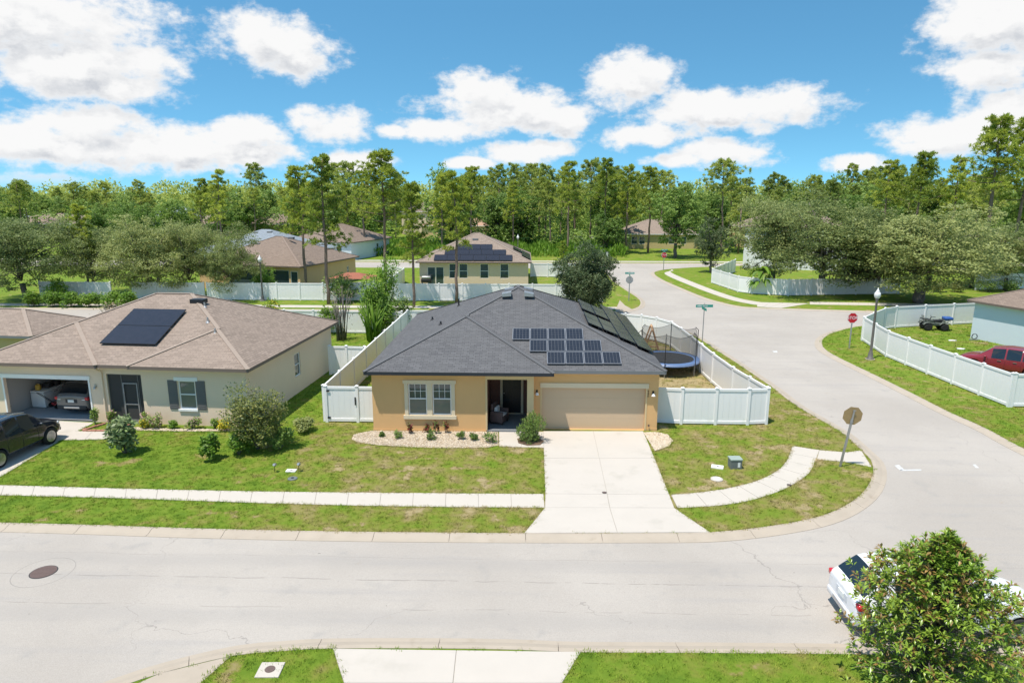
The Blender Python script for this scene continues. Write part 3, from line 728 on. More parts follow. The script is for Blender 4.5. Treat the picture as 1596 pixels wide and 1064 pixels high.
MB().box(-.012, 5.30, -.014, .3, -.1, .10).build('plinth', 'stucco_ochre', house); MB().box(12.9, xr_ + .012, yg - .014, yg + .3, -.25, .12).build('plinth', 'stucco_ochre', house)
pw = MB(); pw.box(5.30, 5.38, .162, 2.6, 0, 2.84); pw.box(7.24, 7.32, .162, 2.6, 0, 2.84); pw.box(5.38, 7.24, 2.6, 2.7, 0, 2.84); pw.build('porch_wall', 'porch_wall', house)
MB().box(5.38, 7.24, .162, 2.6, 2.66, 2.84).build('porch_ceiling', 'white_paint', house)
MB().box(5.36, 7.26, -.03, 2.6, -.05, .085).build('porch_floor', 'porch_floor', house)
pt = MB(); pt.box(5.30, 5.382, -.03, .17, .08, 2.78); pt.box(7.238, xm + .03, -.03, .17, .02, 2.78); pt.box(5.382, 7.238, -.03, .17, 2.558, 2.78); pt.build('porch_surround', 'trim_tan', house)
fd = MB(); fx0, fx1 = 6.0, 6.92
fd.box(fx0, fx1, 2.55, 2.597, .1, 2.2); fdo = fd.build('front_door', 'door_black', house)
for i in range(2):
    for j in range(3):
        xa = fx0 + .1 + i * .41; za = .25 + j * .66; MB().box(xa, xa + .31, 2.535, 2.549, za, za + .55).build('panel', 'door_black', fdo, bevel=.006)
MB().ball((fx0 + .07, 2.52, 1.15), .035, 8).build('handle', 'galvanised', fdo, True)
fr_ = MB(); fr_.box(fx0 - .12, fx0 - .003, 2.54, 2.598, .1, 2.32); fr_.box(fx1 + .003, fx1 + .12, 2.54, 2.598, .1, 2.32); fr_.box(fx0 - .003, fx1 + .003, 2.54, 2.598, 2.203, 2.32); fr_.box(fx0 - .12, fx1 + .12, 2.42, 2.56, .087, .115); fr_.build('door_frame', 'trim_cream', house)
gdo = MB().box(7.93, 12.79, yg + .125, yg + .17, .02, 2.06).build('garage_door', 'door_tan', house)
for k in range(4): MB().box(7.94, 12.78, yg + .119, yg + .1245, .026 + k * .508, .026 + k * .508 + .504).build('panel', 'door_tan', gdo)
MB().box(7.85, 12.92, yg - .05, yg - .002, 2.072, 2.30).build('garage_lintel', 'trim_cream', house)
for xa, xb in ((7.86, 7.932), (12.788, 12.87)): MB().box(xa, xb, yg - .02, yg - .003, .02, 2.071).build('garage_jamb', 'trim_tan', house)
for (a, b, c, d) in (winL, winR): window(house, a + .002, 0, c + .002, b - a - .004, d - c - .004, 0, muntin=(3, 2), blind=True)
for xa, xb in ((1.52, 1.688), (2.572, 2.818), (3.712, 3.88)): MB().box(xa, xb, -.05, -.002, .80, 2.34).build('window_trim', 'trim_cream', house)
wt = MB(); wt.box(1.46, 3.94, -.075, -.002, 2.342, 2.50); wt.build('window_head', 'trim_cream', house); MB().box(1.46, 3.94, -.09, -.002, .62, .798).build('window_sill', 'trim_cream', house)
for sx in (7.70, 13.13):
    l = MB(); l.box(sx - .04, sx + .04, yg - .03, yg - .001, 1.72, 1.95); lo = l.build('wall_lamp', 'dark_metal', house)
    MB().lathe([(.02, .12), (.05, .10), (.10, 0.0), (.09, 0.0)], 10, (sx, yg - .11, 1.74)).build('lamp_shade', 'white_paint', lo)
HN = (12.90, yg - .025, 1.93)
fb = MB(); fb.tube([(12.98, yg - .03, .28), (12.98, yg - .10, .28)], .02, 6); fb.lathe([(.05, 0), (.05, .015)], 8, (12.98, yg - .1, .28), 'y'); fb.build('hose_tap', 'iron_brown', house)
roof = roof_set(house, [(-.24, 13.62, yg - .36, 14.6), (-.243, 8.46, -.50, 8.203)], ZE, s5, 'shingle_charcoal', 'fascia_black', 'cap_charcoal', segs=hip_lines([((-.243, -.50), (4.108, 3.85)), ((8.46, -.50), (4.108, 3.85)), ((4.108, 3.85), (4.108, 4.408)), ((4.108, 4.408), (6.69, 6.99)), ((13.62, .06), (6.69, 6.99)), ((6.69, 7.67), (13.62, 14.6)), ((6.69, 7.67), (-.24, 14.6)), ((6.69, 6.99), (6.69, 7.67))], [(-.24, 13.62, yg - .36, 14.6), (-.243, 8.46, -.50, 8.203)], ZE, s5))
MB().box(8.47, 13.62, yg - .40, yg - .362, ZE - .155, ZE + .01).build('gutter', 'fascia_grey', roof)
bz = ZE + .42 * 6.9
# box vents beside the ridge, vent pipes
for (px, py, sx) in ((795, 451, -1), (791, 458, -1), (822, 450.5, 1), (823, 458, 1)):
    v = MB(); nL = (-s5, 0, 1) if sx < 0 else (s5, 0, 1)
    x0 = -.24 if sx < 0 else 13.62
    p = pane_line(px, py, (HX + x0, HY, ZE), (-s5 * 1, 0, 1) if sx < 0 else (s5, 0, 1)) - Vector((HX, HY, 0))
    p.x = max(6.69 - 1.6, min(6.69 + 1.6, p.x)); p.y = max(6.0, min(8.2, p.y)); p.z = ZE + s5 * (p.x + .24 if sx < 0 else 13.62 - p.x)
    w2 = .28
    v.add([(p.x - sx * .2, p.y - w2, p.z + .12), (p.x - sx * .2, p.y + w2, p.z + .12), (p.x + sx * .30, p.y + w2, p.z + .03), (p.x + sx * .30, p.y - w2, p.z + .03),
           (p.x - sx * .2, p.y - w2, p.z - .1), (p.x - sx * .2, p.y + w2, p.z - .1), (p.x + sx * .30, p.y + w2, p.z - .13), (p.x + sx * .30, p.y - w2, p.z - .13)],
          [(0, 1, 2, 3), (4, 7, 6, 5), (0, 4, 5, 1), (1, 5, 6, 2), (2, 6, 7, 3), (3, 7, 4, 0)])
    v.build('roof_vent', 'galvanised', roof)
for (px, py, h) in ((674, 498.5, .18), (687, 506, .18), (715, 477, .45)):
    p = pane_line(px, py, (HX - .24, HY, ZE), (-s5, 0, 1)) - Vector((HX, HY, 0)); v = MB()
    v.tube([(p.x, p.y, p.z - .05), (p.x, p.y, p.z + h)], .05, 8); v.lathe([(.13, 0), (.06, .10)], 8, (p.x, p.y, p.z - .03)); v.build('vent_pipe', 'plastic_black', roof)
# solar arrays: front slope of the garage roof and the right hand slope
yB, nB = HY + yg - .36, (0, -s5, 1)
arr = thing('solar_array', 'twelve framed solar panels stepped in three rows above the tan garage', 'solar panels', (0, 0, 0))
for (x0, x1, y1, y0, xx0, xx1) in ((799.5, 907.7, 514, 531.5, 797.5, 910), (825.7, 936, 532, 550, 824.5, 938.5), (852.5, 966, 550.5, 569.5, 851.5, 968.5)):
    for i in range(4):
        q = [pane_line(xx0 + (xx1 - xx0) * i / 4, y0, (0, yB, ZE), nB), pane_line(xx0 + (xx1 - xx0) * (i + 1) / 4, y0, (0, yB, ZE), nB), pane_line(x0 + (x1 - x0) * (i + 1) / 4, y1, (0, yB, ZE), nB), pane_line(x0 + (x1 - x0) * i / 4, y1, (0, yB, ZE), nB)]
        ya, yb2 = (q[0].y + q[1].y) / 2, (q[2].y + q[3].y) / 2; xa, xb = (q[0].x + q[3].x) / 2, (q[1].x + q[2].x) / 2; gg = .012
        Z = lambda y: ZE + s5 * (y - yB)
        solar_panel(arr, (xa + gg, ya + gg, Z(ya + gg)), (xb - gg, ya + gg, Z(ya + gg)), (xb - gg, yb2 - gg, Z(yb2 - gg)), (xa + gg, yb2 - gg, Z(yb2 - gg)))
arr2 = thing('solar_array', 'dark solar panels in long columns on right slope of charcoal roof', 'solar panels', (0, 0, 0))
XE = HX + 13.62; nR = (s5, 0, 1)
def rpan(u0, u1, v0, v1):      # u: depth along the eave, v: distance in from the eave
    p = lambda y, v: (XE - v, y, ZE + s5 * v); g = .012
    solar_panel(arr2, p(u0 + g, v0 + g), p(u1 - g, v0 + g), p(u1 - g, v1 - g), p(u0 + g, v1 - g), 'pv_brown', 'panel_frame_black', .12)
for v0, v1 in ((.10, .93), (.95, 1.78)):
    for i in range(6): rpan(33.5 + i * 1.72 + (v0 - .1) * .45, 33.5 + (i + 1) * 1.72 + (v0 - .1) * .45, v0, v1)
for v0, v1 in ((1.80, 2.58), (2.60, 3.38)):
    for y0 in (34.2, 35.92, 38.55, 40.27): rpan(y0, y0 + 1.7, v0, v1)

# ------------------------------------------------------------------ the beige house next door, garage open
lh = thing('house', 'beige stucco house with tan hip roof, grey shutters and open garage', 'house', (-13.35, 30.72, 0), R(-4))
XW = -13.3; DW = 11.3
w_ = MB(); go = (-12.42 - XW, -7.98 - XW, .02, 2.12); en = (-7.02 - XW, -5.25 - XW, .05, 2.46); lw = (-3.42 - XW, -2.56 - XW, .82, 2.22)
wall(w_, (XW, 0), (0, 0), -.1, WH, [go, en, lw], .16); wall(w_, (0, 0), (0, DW), -.1, WH, [(5.55, 6.35, .95, 2.25)], .12); wall(w_, (0, DW), (XW, DW), -.1, WH); wall(w_, (XW, DW), (XW, 0), -.1, WH)
w_.build('wall', 'stucco_beige', lh)
gi = MB(); gi.box(-12.9, -12.8, .165, 6.2, 0, 2.7); gi.box(-7.6, -7.5, .165, 6.2, 0, 2.7); gi.box(-12.8, -7.6, 6.1, 6.2, 0, 2.7); gi.box(-12.9, -7.5, .165, 6.2, 2.7, 2.78); gi.box(-12.8, -12.424, .12, .165, 0, 2.7); gi.box(-7.976, -7.6, .12, .165, 0, 2.7); gi.build('garage_wall', 'garage_wall', lh)
MB().box(-12.8, -7.6, -.02, 6.1, -.05, .02).build('garage_floor', 'garage_floor', lh)
MB().box(-12.6, -7.86, -.05, -.002, 2.122, 2.32).build('garage_lintel', 'white_paint', lh)
for xa, xb in ((-12.50, -12.418), (-7.982, -7.9)): MB().box(xa, xb, -.03, -.002, .02, 2.121).build('garage_jamb', 'white_paint', lh)
pi = MB(); pi.box(-7.10, -7.022, .162, 1.9, 0, 2.75); pi.box(-5.248, -5.17, .162, 1.9, 0, 2.75); pi.box(-7.02, -5.25, 1.9, 2.0, 0, 2.75); pi.box(-7.02, -5.25, .162, 1.9, 2.62, 2.75); pi.build('porch_wall', 'stucco_beige', lh); MB().box(-7.02, -5.25, -.02, 1.9, -.05, .06).build('porch_floor', 'porch_floor', lh)
MB().box(-7.02, -5.25, .10, .105, .06, 2.46).build('insect_screen', 'screen', lh)
sf = MB()
for x in (-7.0, -6.32, -5.48, -5.28): sf.box(x - .02, x + .02, .075, .125, .06, 2.46)
sf.box(-7.0, -5.28, .078, .12, 2.40, 2.455); sf.build('screen_frame', 'shutter_grey', lh)
dd = MB(); dd.box(-6.28, -6.22, .045, .075, .08, 2.02); dd.box(-5.58, -5.52, .045, .075, .08, 2.02); dd.box(-6.22, -5.58, .045, .075, 1.96, 2.02); dd.box(-6.22, -5.58, .045, .075, .92, .98); dd.box(-6.22, -5.58, .045, .075, .08, .18); dd.build('screen_door', 'panel_frame', lh)
window(lh, -3.418, 0, .822, .856, 1.396, 0, blind=False, sill='white_paint', glass='blind'); MB().box(-3.58, -2.40, -.05, -.002, 2.224, 2.40).build('window_head', 'white_paint', lh)
for x in (-3.92, -2.52):
    sh = MB(); sh.box(x, x + .46, -.035, -.002, .80, 2.24); so = sh.build('shutter', 'shutter_grey', lh)
    for k in range(12): MB().box(x + .05, x + .41, -.045, -.036, .86 + k * .113, .86 + k * .113 + .07).build('slat', 'shutter_grey', so)
window(lh, 0, 5.552, .952, .796, 1.296, R(90), sill=None)
l = MB(); l.box(-7.66, -7.58, -.05, -.002, 1.78, 1.92); l.lathe([(.03, .1), (.06, 0)], 8, (-7.62, -.1, 1.72)); l.build('wall_lamp', 'galvanised', lh)
ds = MB(); ds.tube([(-7.22, -.42, 2.80), (-7.22, -.1, 2.62), (-7.22, -.06, 2.5), (-7.22, -.06, .1)], .04, 6); ds.build('downspout', 'stucco_beige', lh)
lroof = roof_set(lh, [(XW - .4, .4, -.40, DW + .4), (-5.55, .403, -.52, 5.433), (XW - .403, -7.1, -.52, 6.083)], ZE, s5, 'shingle_tan', 'fascia_brown', 'cap_tan', segs=hip_lines([((.403, -.52), (-2.574, 2.457)), ((-5.55, -.52), (-2.574, 2.457)), ((-2.574, 2.457), (-2.574, 2.574)), ((-2.574, 2.574), (-5.65, 5.65)), ((XW - .403, -.52), (-10.4, 2.78)), ((-7.1, -.52), (-10.4, 2.78)), ((-10.4, 2.78), (-10.4, 2.9)), ((-10.4, 2.9), (-7.65, 5.65)), ((-5.65, 5.65), (.4, 11.7)), ((-7.65, 5.65), (-13.7, 11.7)), ((-7.65, 5.65), (-5.65, 5.65))], [(XW - .4, .4, -.40, DW + .4), (-5.55, .403, -.52, 5.433), (XW - .403, -7.1, -.52, 6.083)], ZE, s5))
MB().box(-7.3, -5.4, -.46, -.41, ZE - .14, ZE + .012).build('gutter', 'fascia_brown', lroof)
def onL(x, y): return (x, y, ZE + s5 * (y + .40))
for (x, y, z) in ((-4.87, 4.96, 0),):
    q = MB(); q.box(x - .38, x + .38, y - .25, y + .25, onL(x, y)[2] - .1, onL(x, y)[2] + .12); q.build('roof_vent', 'panel_frame_black', lroof, bevel=.02)
for (x, y) in ((-4.35, 4.6), (-3.4, 3.1), (-2.55, 2.2)):
    z = ZE + s5 * min(y + .4, .4 - x); q = MB(); q.tube([(x, y, z - .05), (x, y, z + .25)], .045, 8); q.lathe([(.12, 0), (.06, .09)], 8, (x, y, z - .03)); q.build('vent_pipe', 'galvanised', lroof)
la = thing('solar_array', 'two large all black solar panels on the tan hip roof', 'solar panels', (-13.35, 30.72, 0), R(-4))
for y0, y1, in ((1.05, 2.5), (2.52, 3.97)): solar_panel(la, onL(-7.9, y0), onL(-5.0, y0), onL(-5.0, y1), onL(-7.9, y1), 'pv_black', 'panel_frame_black', .10, .02)

# ------------------------------------------------------------------ other houses of the estate
def far_house(label, x, y, rot, w, d, wallm, roofm, fas='fascia_brown', h=2.86, s=.42, oh=.4, wins=(), name='house', group=None, zsub=0, doors=(), capm=True, lean=0):
    o = thing(name, label, 'house', (x, y, 0), R(rot), group); wb = MB(); sides = {'f': ((0, 0), (w, 0), 0), 'r': ((w, 0), (w, d), 90), 'b': ((w, d), (0, d), 180), 'l': ((0, d), (0, 0), 270)}
    for k, (a, b, ra) in sides.items():
        hs = [(u, u + ww, v, v + hh) for (sd, u, v, ww, hh) in list(wins) + list(doors) if sd == k]
        wall(wb, a, b, -.1, h, hs, .12)
    wb.build('wall', wallm, o)
    for lst, isd in ((wins, False), (doors, True)):
        for (sd, u, v, ww, hh) in lst:
            a, b, ra = sides[sd]; a, b = Vector(a), Vector(b); p = a + (b - a).normalized() * u
            if isd: window(o, p.x, p.y, v, ww, hh, R(ra), single=True).name = 'door'
            else: window(o, p.x, p.y, v, ww, hh, R(ra))
    r = roof_set(o, [(-oh, w + oh, -oh, d + oh)], h + .09, s, roofm, fas, {'shingle_tan': 'cap_tan', 'shingle_brown': 'cap_brown'}.get(roofm) if capm else None)
    return o, r
def box_vent(o, roof, x, y, z): MB().box(x - .35, x + .35, y - .22, y + .22, z - .12, z + .13).build('roof_vent', 'fascia_grey', roof, bevel=.02)
# pale house behind with panels over its back windows
bg_, bgr = far_house('pale stucco house with brown hip roof full of black solar panels', -13.2, 81.2, 0.6, 13.0, 12.5, 'stucco_pale', 'shingle_tan', s=.46,
    wins=(('f', 3.55, .95, 1.0, 1.75), ('f', 4.75, .95, 1.0, 1.75), ('f', 7.25, .95, 1.0, 1.75), ('f', 9.65, .95, 1.0, 1.75)), doors=(('f', .95, .1, .95, 2.2), ('f', 1.95, .1, .95, 2.2)))
ba = thing('solar_array', 'black solar panels stacked in three steps on the pale house roof', 'solar panels', (-13.2, 81.2, 0), R(.6))
for (x0, x1, v0, v1, n) in ((1.75, 11.1, .15, 1.35, 6), (2.9, 10.3, 1.4, 2.5, 5), (4.3, 8.6, 2.55, 3.7, 3)):
    for i in range(n):
        a, b = x0 + (x1 - x0) * i / n, x0 + (x1 - x0) * (i + 1) / n; z = lambda v: 2.95 + .46 * v
        solar_panel(ba, (a + .01, v0 - .4, z(v0)), (b - .01, v0 - .4, z(v0)), (b - .01, v1 - .4, z(v1)), (a + .01, v1 - .4, z(v1)), 'pv_black', 'panel_frame_black', .1, .02)
bb = thing('solar_array', 'black solar panels on right slope of the pale house roof', 'solar panels', (-13.2, 81.2, 0), R(.6))
for y0, v0 in ((1.2, .2), (3.0, .2), (4.8, .2), (4.8, 1.3), (6.6, .2), (6.6, 1.3)):
    p = lambda y, v: (13.4 - v, y, 2.95 + .46 * v); solar_panel(bb, p(y0, v0), p(y0 + 1.75, v0), p(y0 + 1.75, v0 + 1.05), p(y0, v0 + 1.05), 'pv_black', 'panel_frame_black', .1, .02)
box_vent(bg_, bgr, 6.4, 4.6, 2.95 + .46 * 5.0)
br_, brr = far_house('tan stucco house with brown hip roof and dark screened lanai', -38.6, 78.6, -14.5, 13.4, 12.6, 'stucco_tan', 'shingle_brown', doors=(('f', 8.4, .15, 3.6, 2.3), ('f', 12.2, .15, .9, 2.2), ('f', 4.0, .15, 3.6, 2.3)), wins=(('r', 10.4, 1.0, .5, .9),))
box_vent(br_, brr, 5.0, 4.4, 2.95 + .42 * 4.7); box_vent(br_, brr, 8.6, 6.0, 2.95 + .42 * 6.3)
wb_, wbr = far_house('pale blue house with brown hip roof beyond the tan house', -41.0, 115.7, -16, 12.0, 13.5, 'stucco_blue', 'shingle_brown', wins=(('f', 7.6, .8, 1.0, 1.4), ('f', 9.2, .8, 1.0, 1.4), ('r', 8.6, .8, .8, 1.4)))
box_vent(wb_, wbr, 6.0, 5.5, 2.95 + .42 * 5.9)
gb_, gbr = far_house('house with grey blue shingle roof behind the brown roof', -46.5, 94.5, -14, 14.0, 12.5, 'stucco_white', 'shingle_greyblue', 'white_paint', wins=(('f', 9, .9, 1.2, 1.4),))
box_vent(gb_, gbr, 6.0, 5.2, 2.95 + .42 * 5.6); box_vent(gb_, gbr, 8.2, 5.4, 2.95 + .42 * 5.8)
far_house('yellow stucco house with tan hip roof at left picture edge', -42.0, 38.9, -5, 13.3, 4.6, 'stucco_yellow', 'shingle_tan', 'fascia_grey', s=.40, wins=(('f', 9, 1, 1, 1.3),))
rh_, rhr = far_house('light blue stucco house with brown roof beside the red car', 34.35, 53.0, -70.5, 10.5, 12.0, 'stucco_blue', 'shingle_brown', 'fascia_brown', wins=(('f', 8.2, .9, 1.0, 1.4),))
ts_, tsr = far_house('two storey white house half hidden by the big oaks', 31.9, 103.5, -18, 14.0, 11.0, 'stucco_white', 'shingle_brown', 'fascia_brown', h=6.1, wins=(('f', 3.0, 4.0, 1.0, 1.5), ('f', 7, 4.0, 1, 1.5), ('f', 7, 1, 1, 1.5)))
far_house('beige house with pinkish brown roof behind the roadside pines', 18.6, 139.0, 0, 15.0, 12.0, 'stucco_yellow', 'shingle_tan', 'white_paint', wins=(('f', 1.8, .9, 1.1, 1.5), ('f', 3.3, .9, 1.1, 1.5), ('f', 9.2, .9, 1.1, 1.5), ('f', 11.6, .9, 1.1, 1.5)))
far_house('tan house gable roof beyond the dark pyramidal tree', 44.5, 138.0, 8, 13.0, 12.0, 'stucco_tan', 'shingle_tan', 'white_paint', h=4.2, wins=(('f', 4, 1, 1.1, 1.4),))
far_house('peach house with terracotta roof far behind the pale house', -26.5, 168.0, 0, 16.0, 12.0, 'stucco_tan', 'shingle_terracotta', 'white_paint', h=3.0, wins=(('f', 4, .9, 1.2, 1.5), ('f', 10, .9, 1.2, 1.5)))
far_house('two storey grey house far behind among pines', -34.5, 185.0, 0, 12.0, 11.0, 'stucco_beige', 'shingle_brown', 'white_paint', h=5.9, wins=(('f', 2.5, 3.6, 1.1, 1.5), ('f', 7.5, 3.6, 1.1, 1.5)))
for i, (px, py, w, lab, wm, rm) in enumerate(((-10, 346, 16, 'pale roofed house farthest left behind the oaks', 'stucco_white', 'shingle_greyblue'), (72, 345, 20, 'tan roofed house far left, second from the left edge', 'stucco_pale', 'shingle_tan'), (208, 347, 15, 'brown roofed house far left beside the young pine', 'stucco_tan', 'shingle_brown'),
      (262, 333, 14, 'white topped house far left above the oak row', 'stucco_white', 'shingle_greyblue'), (330, 338, 18, 'tan roofed house far behind, left of the grey blue roof', 'stucco_pale', 'shingle_tan'), (430, 342, 17, 'brown roofed house beyond grey blue roof among thin trunks', 'stucco_yellow', 'shingle_brown'), (1545, 400, 13, 'orange walled house far right behind the oaks', 'stucco_tan', 'shingle_brown'))):
    Yh = 175 if i < 6 else 118; p = W(px, py, Yh); far_house(lab, p.x - w / 2, Yh, random.uniform(-8, 8), w, 11, wm, rm, 'white_paint', h=2.9 if i != 3 else 4.6, wins=(('f', 2.5, .9, 1.2, 1.4), ('f', w - 4, .9, 1.2, 1.4)), capm=False)

# ------------------------------------------------------------------ white vinyl fences
_pc = {}
def panel_mesh(L, H):
    k = (round(L, 2), round(H, 2))
    if k in _pc: return _pc[k]
    b = MB(); L = k[0]; b.box(0, L, -.045, .045, H - .14, H - .02); b.box(0, L, -.045, .045, .06, .20)
    n = max(1, round(L / .29)); w = L / n
    for i in range(n): b.box(i * w + .004, (i + 1) * w - .004, -.018, .018, .19, H - .13)
    b.box(0, L, -.010, .010, .19, H - .13)
    _pc[k] = b.mesh('panel', 'vinyl_white'); return _pc[k]
def post_mesh(H):
    k = ('p', H)
    if k not in _pc:
        b = MB(); b.box(-.065, .065, -.065, .065, -.1, H); c = .085
        b.box(-c, c, -c, c, H, H + .025); b.add([(-c, -c, H + .025), (c, -c, H + .025), (c, c, H + .025), (-c, c, H + .025), (0, 0, H + .075)], [(0, 1, 4), (1, 2, 4), (2, 3, 4), (3, 0, 4)]); _pc[k] = b.mesh('post', 'vinyl_white')
    return _pc[k]
def fence(label, pts, H=1.83, step=2.42, closed_end=True, name='fence', posts=None):
    pts = [Vector(p[:2]) for p in pts]; o = thing(name, label, 'fence', (pts[0].x, pts[0].y, 0)); P = [pts[0]]
    for a, b in zip(pts, pts[1:]):
        n = max(1, round((b - a).length / step))
        for i in range(1, n + 1): P.append(a.lerp(b, i / n))
    for i, p in enumerate(P):
        d = (P[min(i + 1, len(P) - 1)] - P[max(i - 1, 0)]); q = p - P[0]
        link('post', post_mesh(H), o, (q.x, q.y, 0), (0, 0, math.atan2(d.y, d.x)))
    for a, b in zip(P, P[1:]):
        d = b - a; L = d.length - .12; u = d.normalized(); q = a + u * .06 - P[0]
        link('panel', panel_mesh(L, H), o, (q.x, q.y, 0), (0, 0, math.atan2(d.y, d.x)))
    return o
def top(pts): return [G(x, y, 1.83).xy for x, y in pts]
A = G(1027, 661).xy; A = Vector((6.12, 31.95)); Bc = G(1195.5, 663).xy; Bc.y = 31.95
f = fence('white vinyl fence with double gate right of the tan garage', [A, G(1061, 661).xy, G(1114, 661.5).xy, G(1164, 662).xy, Bc], step=3)
for x in (G(1061, 661).x + .1, G(1164, 662).x - .1):
    for z in (.22, 1.62): MB().box(x - A.x - .03, x - A.x + .03, -.07, -.046, z - .05, z + .05).build('hinge', 'plastic_black', f)
MB().box(G(1114, 661).x - A.x - .02, G(1114, 661).x - A.x + .02, -.10, -.068, .2, 1.2).build('drop_rod', 'plastic_black', f)
side = top([(1195, 606), (1143, 572), (1112, 550), (1078, 523), (1062, 511), (1047, 501), (1024, 494.5), (1000, 490.5), (975, 488.5)]); side[0] = Bc + Vector((0.02, .14))
fence('white vinyl fence running back past the trampoline and curving behind the house', side + [Vector((-7.4, 53.6)), Vector((-9.75, 53.5))])
lf = [Vector((-10.02, 31.75)), Vector((-9.9, 40)), Vector((-9.75, 53.3))]
fence('long white vinyl fence between the two front houses', lf)
f = fence('white vinyl side gate left of the ochre house', [Vector((-9.88, 31.62)), Vector((-8.35, 31.62)), Vector((-7.42, 31.62))], step=3)
for z in (.25, 1.6): MB().box(.05, .2, -.07, -.046, z - .04, z + .04).build('hinge', 'plastic_black', f)
MB().box(1.42, 1.48, -.10, -.068, .9, 1.3).build('latch', 'plastic_black', f)
lb = G(516, 577).xy; rb = G(580, 580).xy
f = fence('white vinyl gate between tan roofed house and long side fence', [Vector((-12.25, 40.4)), Vector((-11.2, 40.4)), Vector((-10.05, 40.3))], step=3)
fence('white vinyl rear fence behind the tan roofed house', [Vector((-10.1, 52.9)), Vector((-22, 53.4))])
Yf = 69.6
fence('white vinyl fence along back lawn in front of the pale house', [Vector((-33.5, Yf)), Vector((7.5, Yf + .3))])
fence('white vinyl fence behind the bright green hedge, far left', [Vector((-51.5, Yf + .4)), Vector((-43.7, Yf))])
fence('white vinyl fence behind oaks left of the lamp post', [Vector((-41.5, Yf + .2)), Vector((-33.9, Yf + .1))])
fence('white vinyl fence dividing the tan and the pale house yards', [Vector((-15.2, Yf + .3)), Vector((-15.6, 84)), Vector((-19.5, 90))])
fence('white vinyl fence right of the pale house', [Vector((0.1, 91.0)), Vector((9.2, 90.6))])
fence('low white vinyl fence beside the tan house pool', [Vector((-22.6, 73.6)), Vector((-17.6, 76.4))], 1.2)
rf = [G(1344, 531).xy, G(1381, 556).xy, G(1445, 583).xy, G(1526, 616).xy, G(1571, 634).xy]
fence('white vinyl fence along the road in front of the red car', rf, step=2.3)
fence('white vinyl fence corner at right picture edge', [rf[-1] + Vector((.14, 0)), rf[-1] + Vector((6, .1))])
fence('white vinyl fence behind the quad bike', [rf[0] + Vector((.02, .14)), G(1359, 522).xy, G(1376, 514).xy, G(1394, 511).xy, G(1483, 506).xy, G(1523, 504).xy], step=2.4)
nf = [G(1109, 441).xy, G(1150, 455).xy, G(1172, 458).xy, G(1228, 461).xy, G(1300, 459.5).xy, G(1400, 458).xy]
fence('white vinyl fence around the two storey house under the oaks', [G(1145, 424).xy, nf[0]] + nf[1:], step=2.4)
fence('white vinyl fence far right behind the hedge', [G(1520, 452).xy, G(1680, 447).xy])
fence('white vinyl fence among pines beyond the third street', [W(880, 378, 150).xy, W(928, 378, 150).xy])

# ------------------------------------------------------------------ vegetation
def rnd_unit(n): v = RNG.normal(size=(n, 3)); return v / np.linalg.norm(v, axis=1, keepdims=True)
def leaf_quads(P, Nrm, size, aspect=.5, jitter=.35, face=None):
    """folded diamond leaves: P centres, Nrm long axis directions"""
    n = len(P); s = size * RNG.uniform(1 - jitter, 1 + jitter, (n, 1)); t = Nrm / np.linalg.norm(Nrm, axis=1, keepdims=True)
    u = np.cross(t, rnd_unit(n) * .75 + (np.array([-.15, -.3, .9]) if face is None else face)); u /= np.linalg.norm(u, axis=1, keepdims=True) + 1e-9
    V = np.empty((n, 4, 3)); V[:, 0] = P - t * s * .5; V[:, 1] = P + u * s * aspect * .5; V[:, 2] = P + t * s * .5; V[:, 3] = P - u * s * aspect * .5
    return V.reshape(-1, 3), np.arange(n * 4).reshape(n, 4)
def crown_lobes(lobes, n, size, aspect=.55, shell=.55, up=.3, name='crown', m='leaf_oak', clump=0):
    lobes = np.array(lobes, float); vol = (lobes[:, 3] * lobes[:, 4] * lobes[:, 5]) ** (2 / 3); cnt = (vol / vol.sum() * n).astype(int); Ps, Ns, Fs = [], [], []
    for (x, y, z, a, b, c), k in zip(lobes, cnt):
        if k < 2: continue
        R3 = np.array([a, b, c]); C0 = np.array([x, y, z])
        if clump:
            m_ = max(4, k // clump); d = rnd_unit(m_); d[:, 2] += .15; cc = C0 + d * (.62 + .45 * RNG.random((m_, 1))) * R3
            w_ = RNG.integers(0, m_, k); q_ = RNG.normal(size=(k, 3)) * R3 * np.array([.19, .19, .13]); P_ = cc[w_] + q_; dd = d[w_] * .5 + q_ / (np.linalg.norm(q_, axis=1, keepdims=True) + 1e-6) * .4
        else:
            d = rnd_unit(k); r = (shell + (1 - shell) * RNG.random((k, 1)) ** .6) * (1 + .07 * RNG.normal(size=(k, 1))); P_ = C0 + d * r * R3; dd = d * .7
        Fs.append(dd + np.array([-.12, -.3, .6])); Ps.append(P_); Ns.append(dd * .6 + rnd_unit(k) * np.array([1, 1, .45]) + np.array([0, 0, up * .5]))
    V, Fc = leaf_quads(np.vstack(Ps), np.vstack(Ns), size, aspect, face=np.vstack(Fs)); return fast_mesh(name, V, Fc, m)
def limb(mb, a, b, r0, r1, sag=.1, n=5, k=6, wob=.06):
    a, b = Vector(a), Vector(b); L = (b - a).length; pts = []
    for i in range(n + 1):
        t = i / n; p = a.lerp(b, t); p.z += sag * L * math.sin(math.pi * t)
        if 0 < i < n: p += Vector((random.gauss(0, wob), random.gauss(0, wob), 0)) * L * .4
        pts.append(p)
    mb.tube(pts, [r0 + (r1 - r0) * i / n for i in range(n + 1)], k)
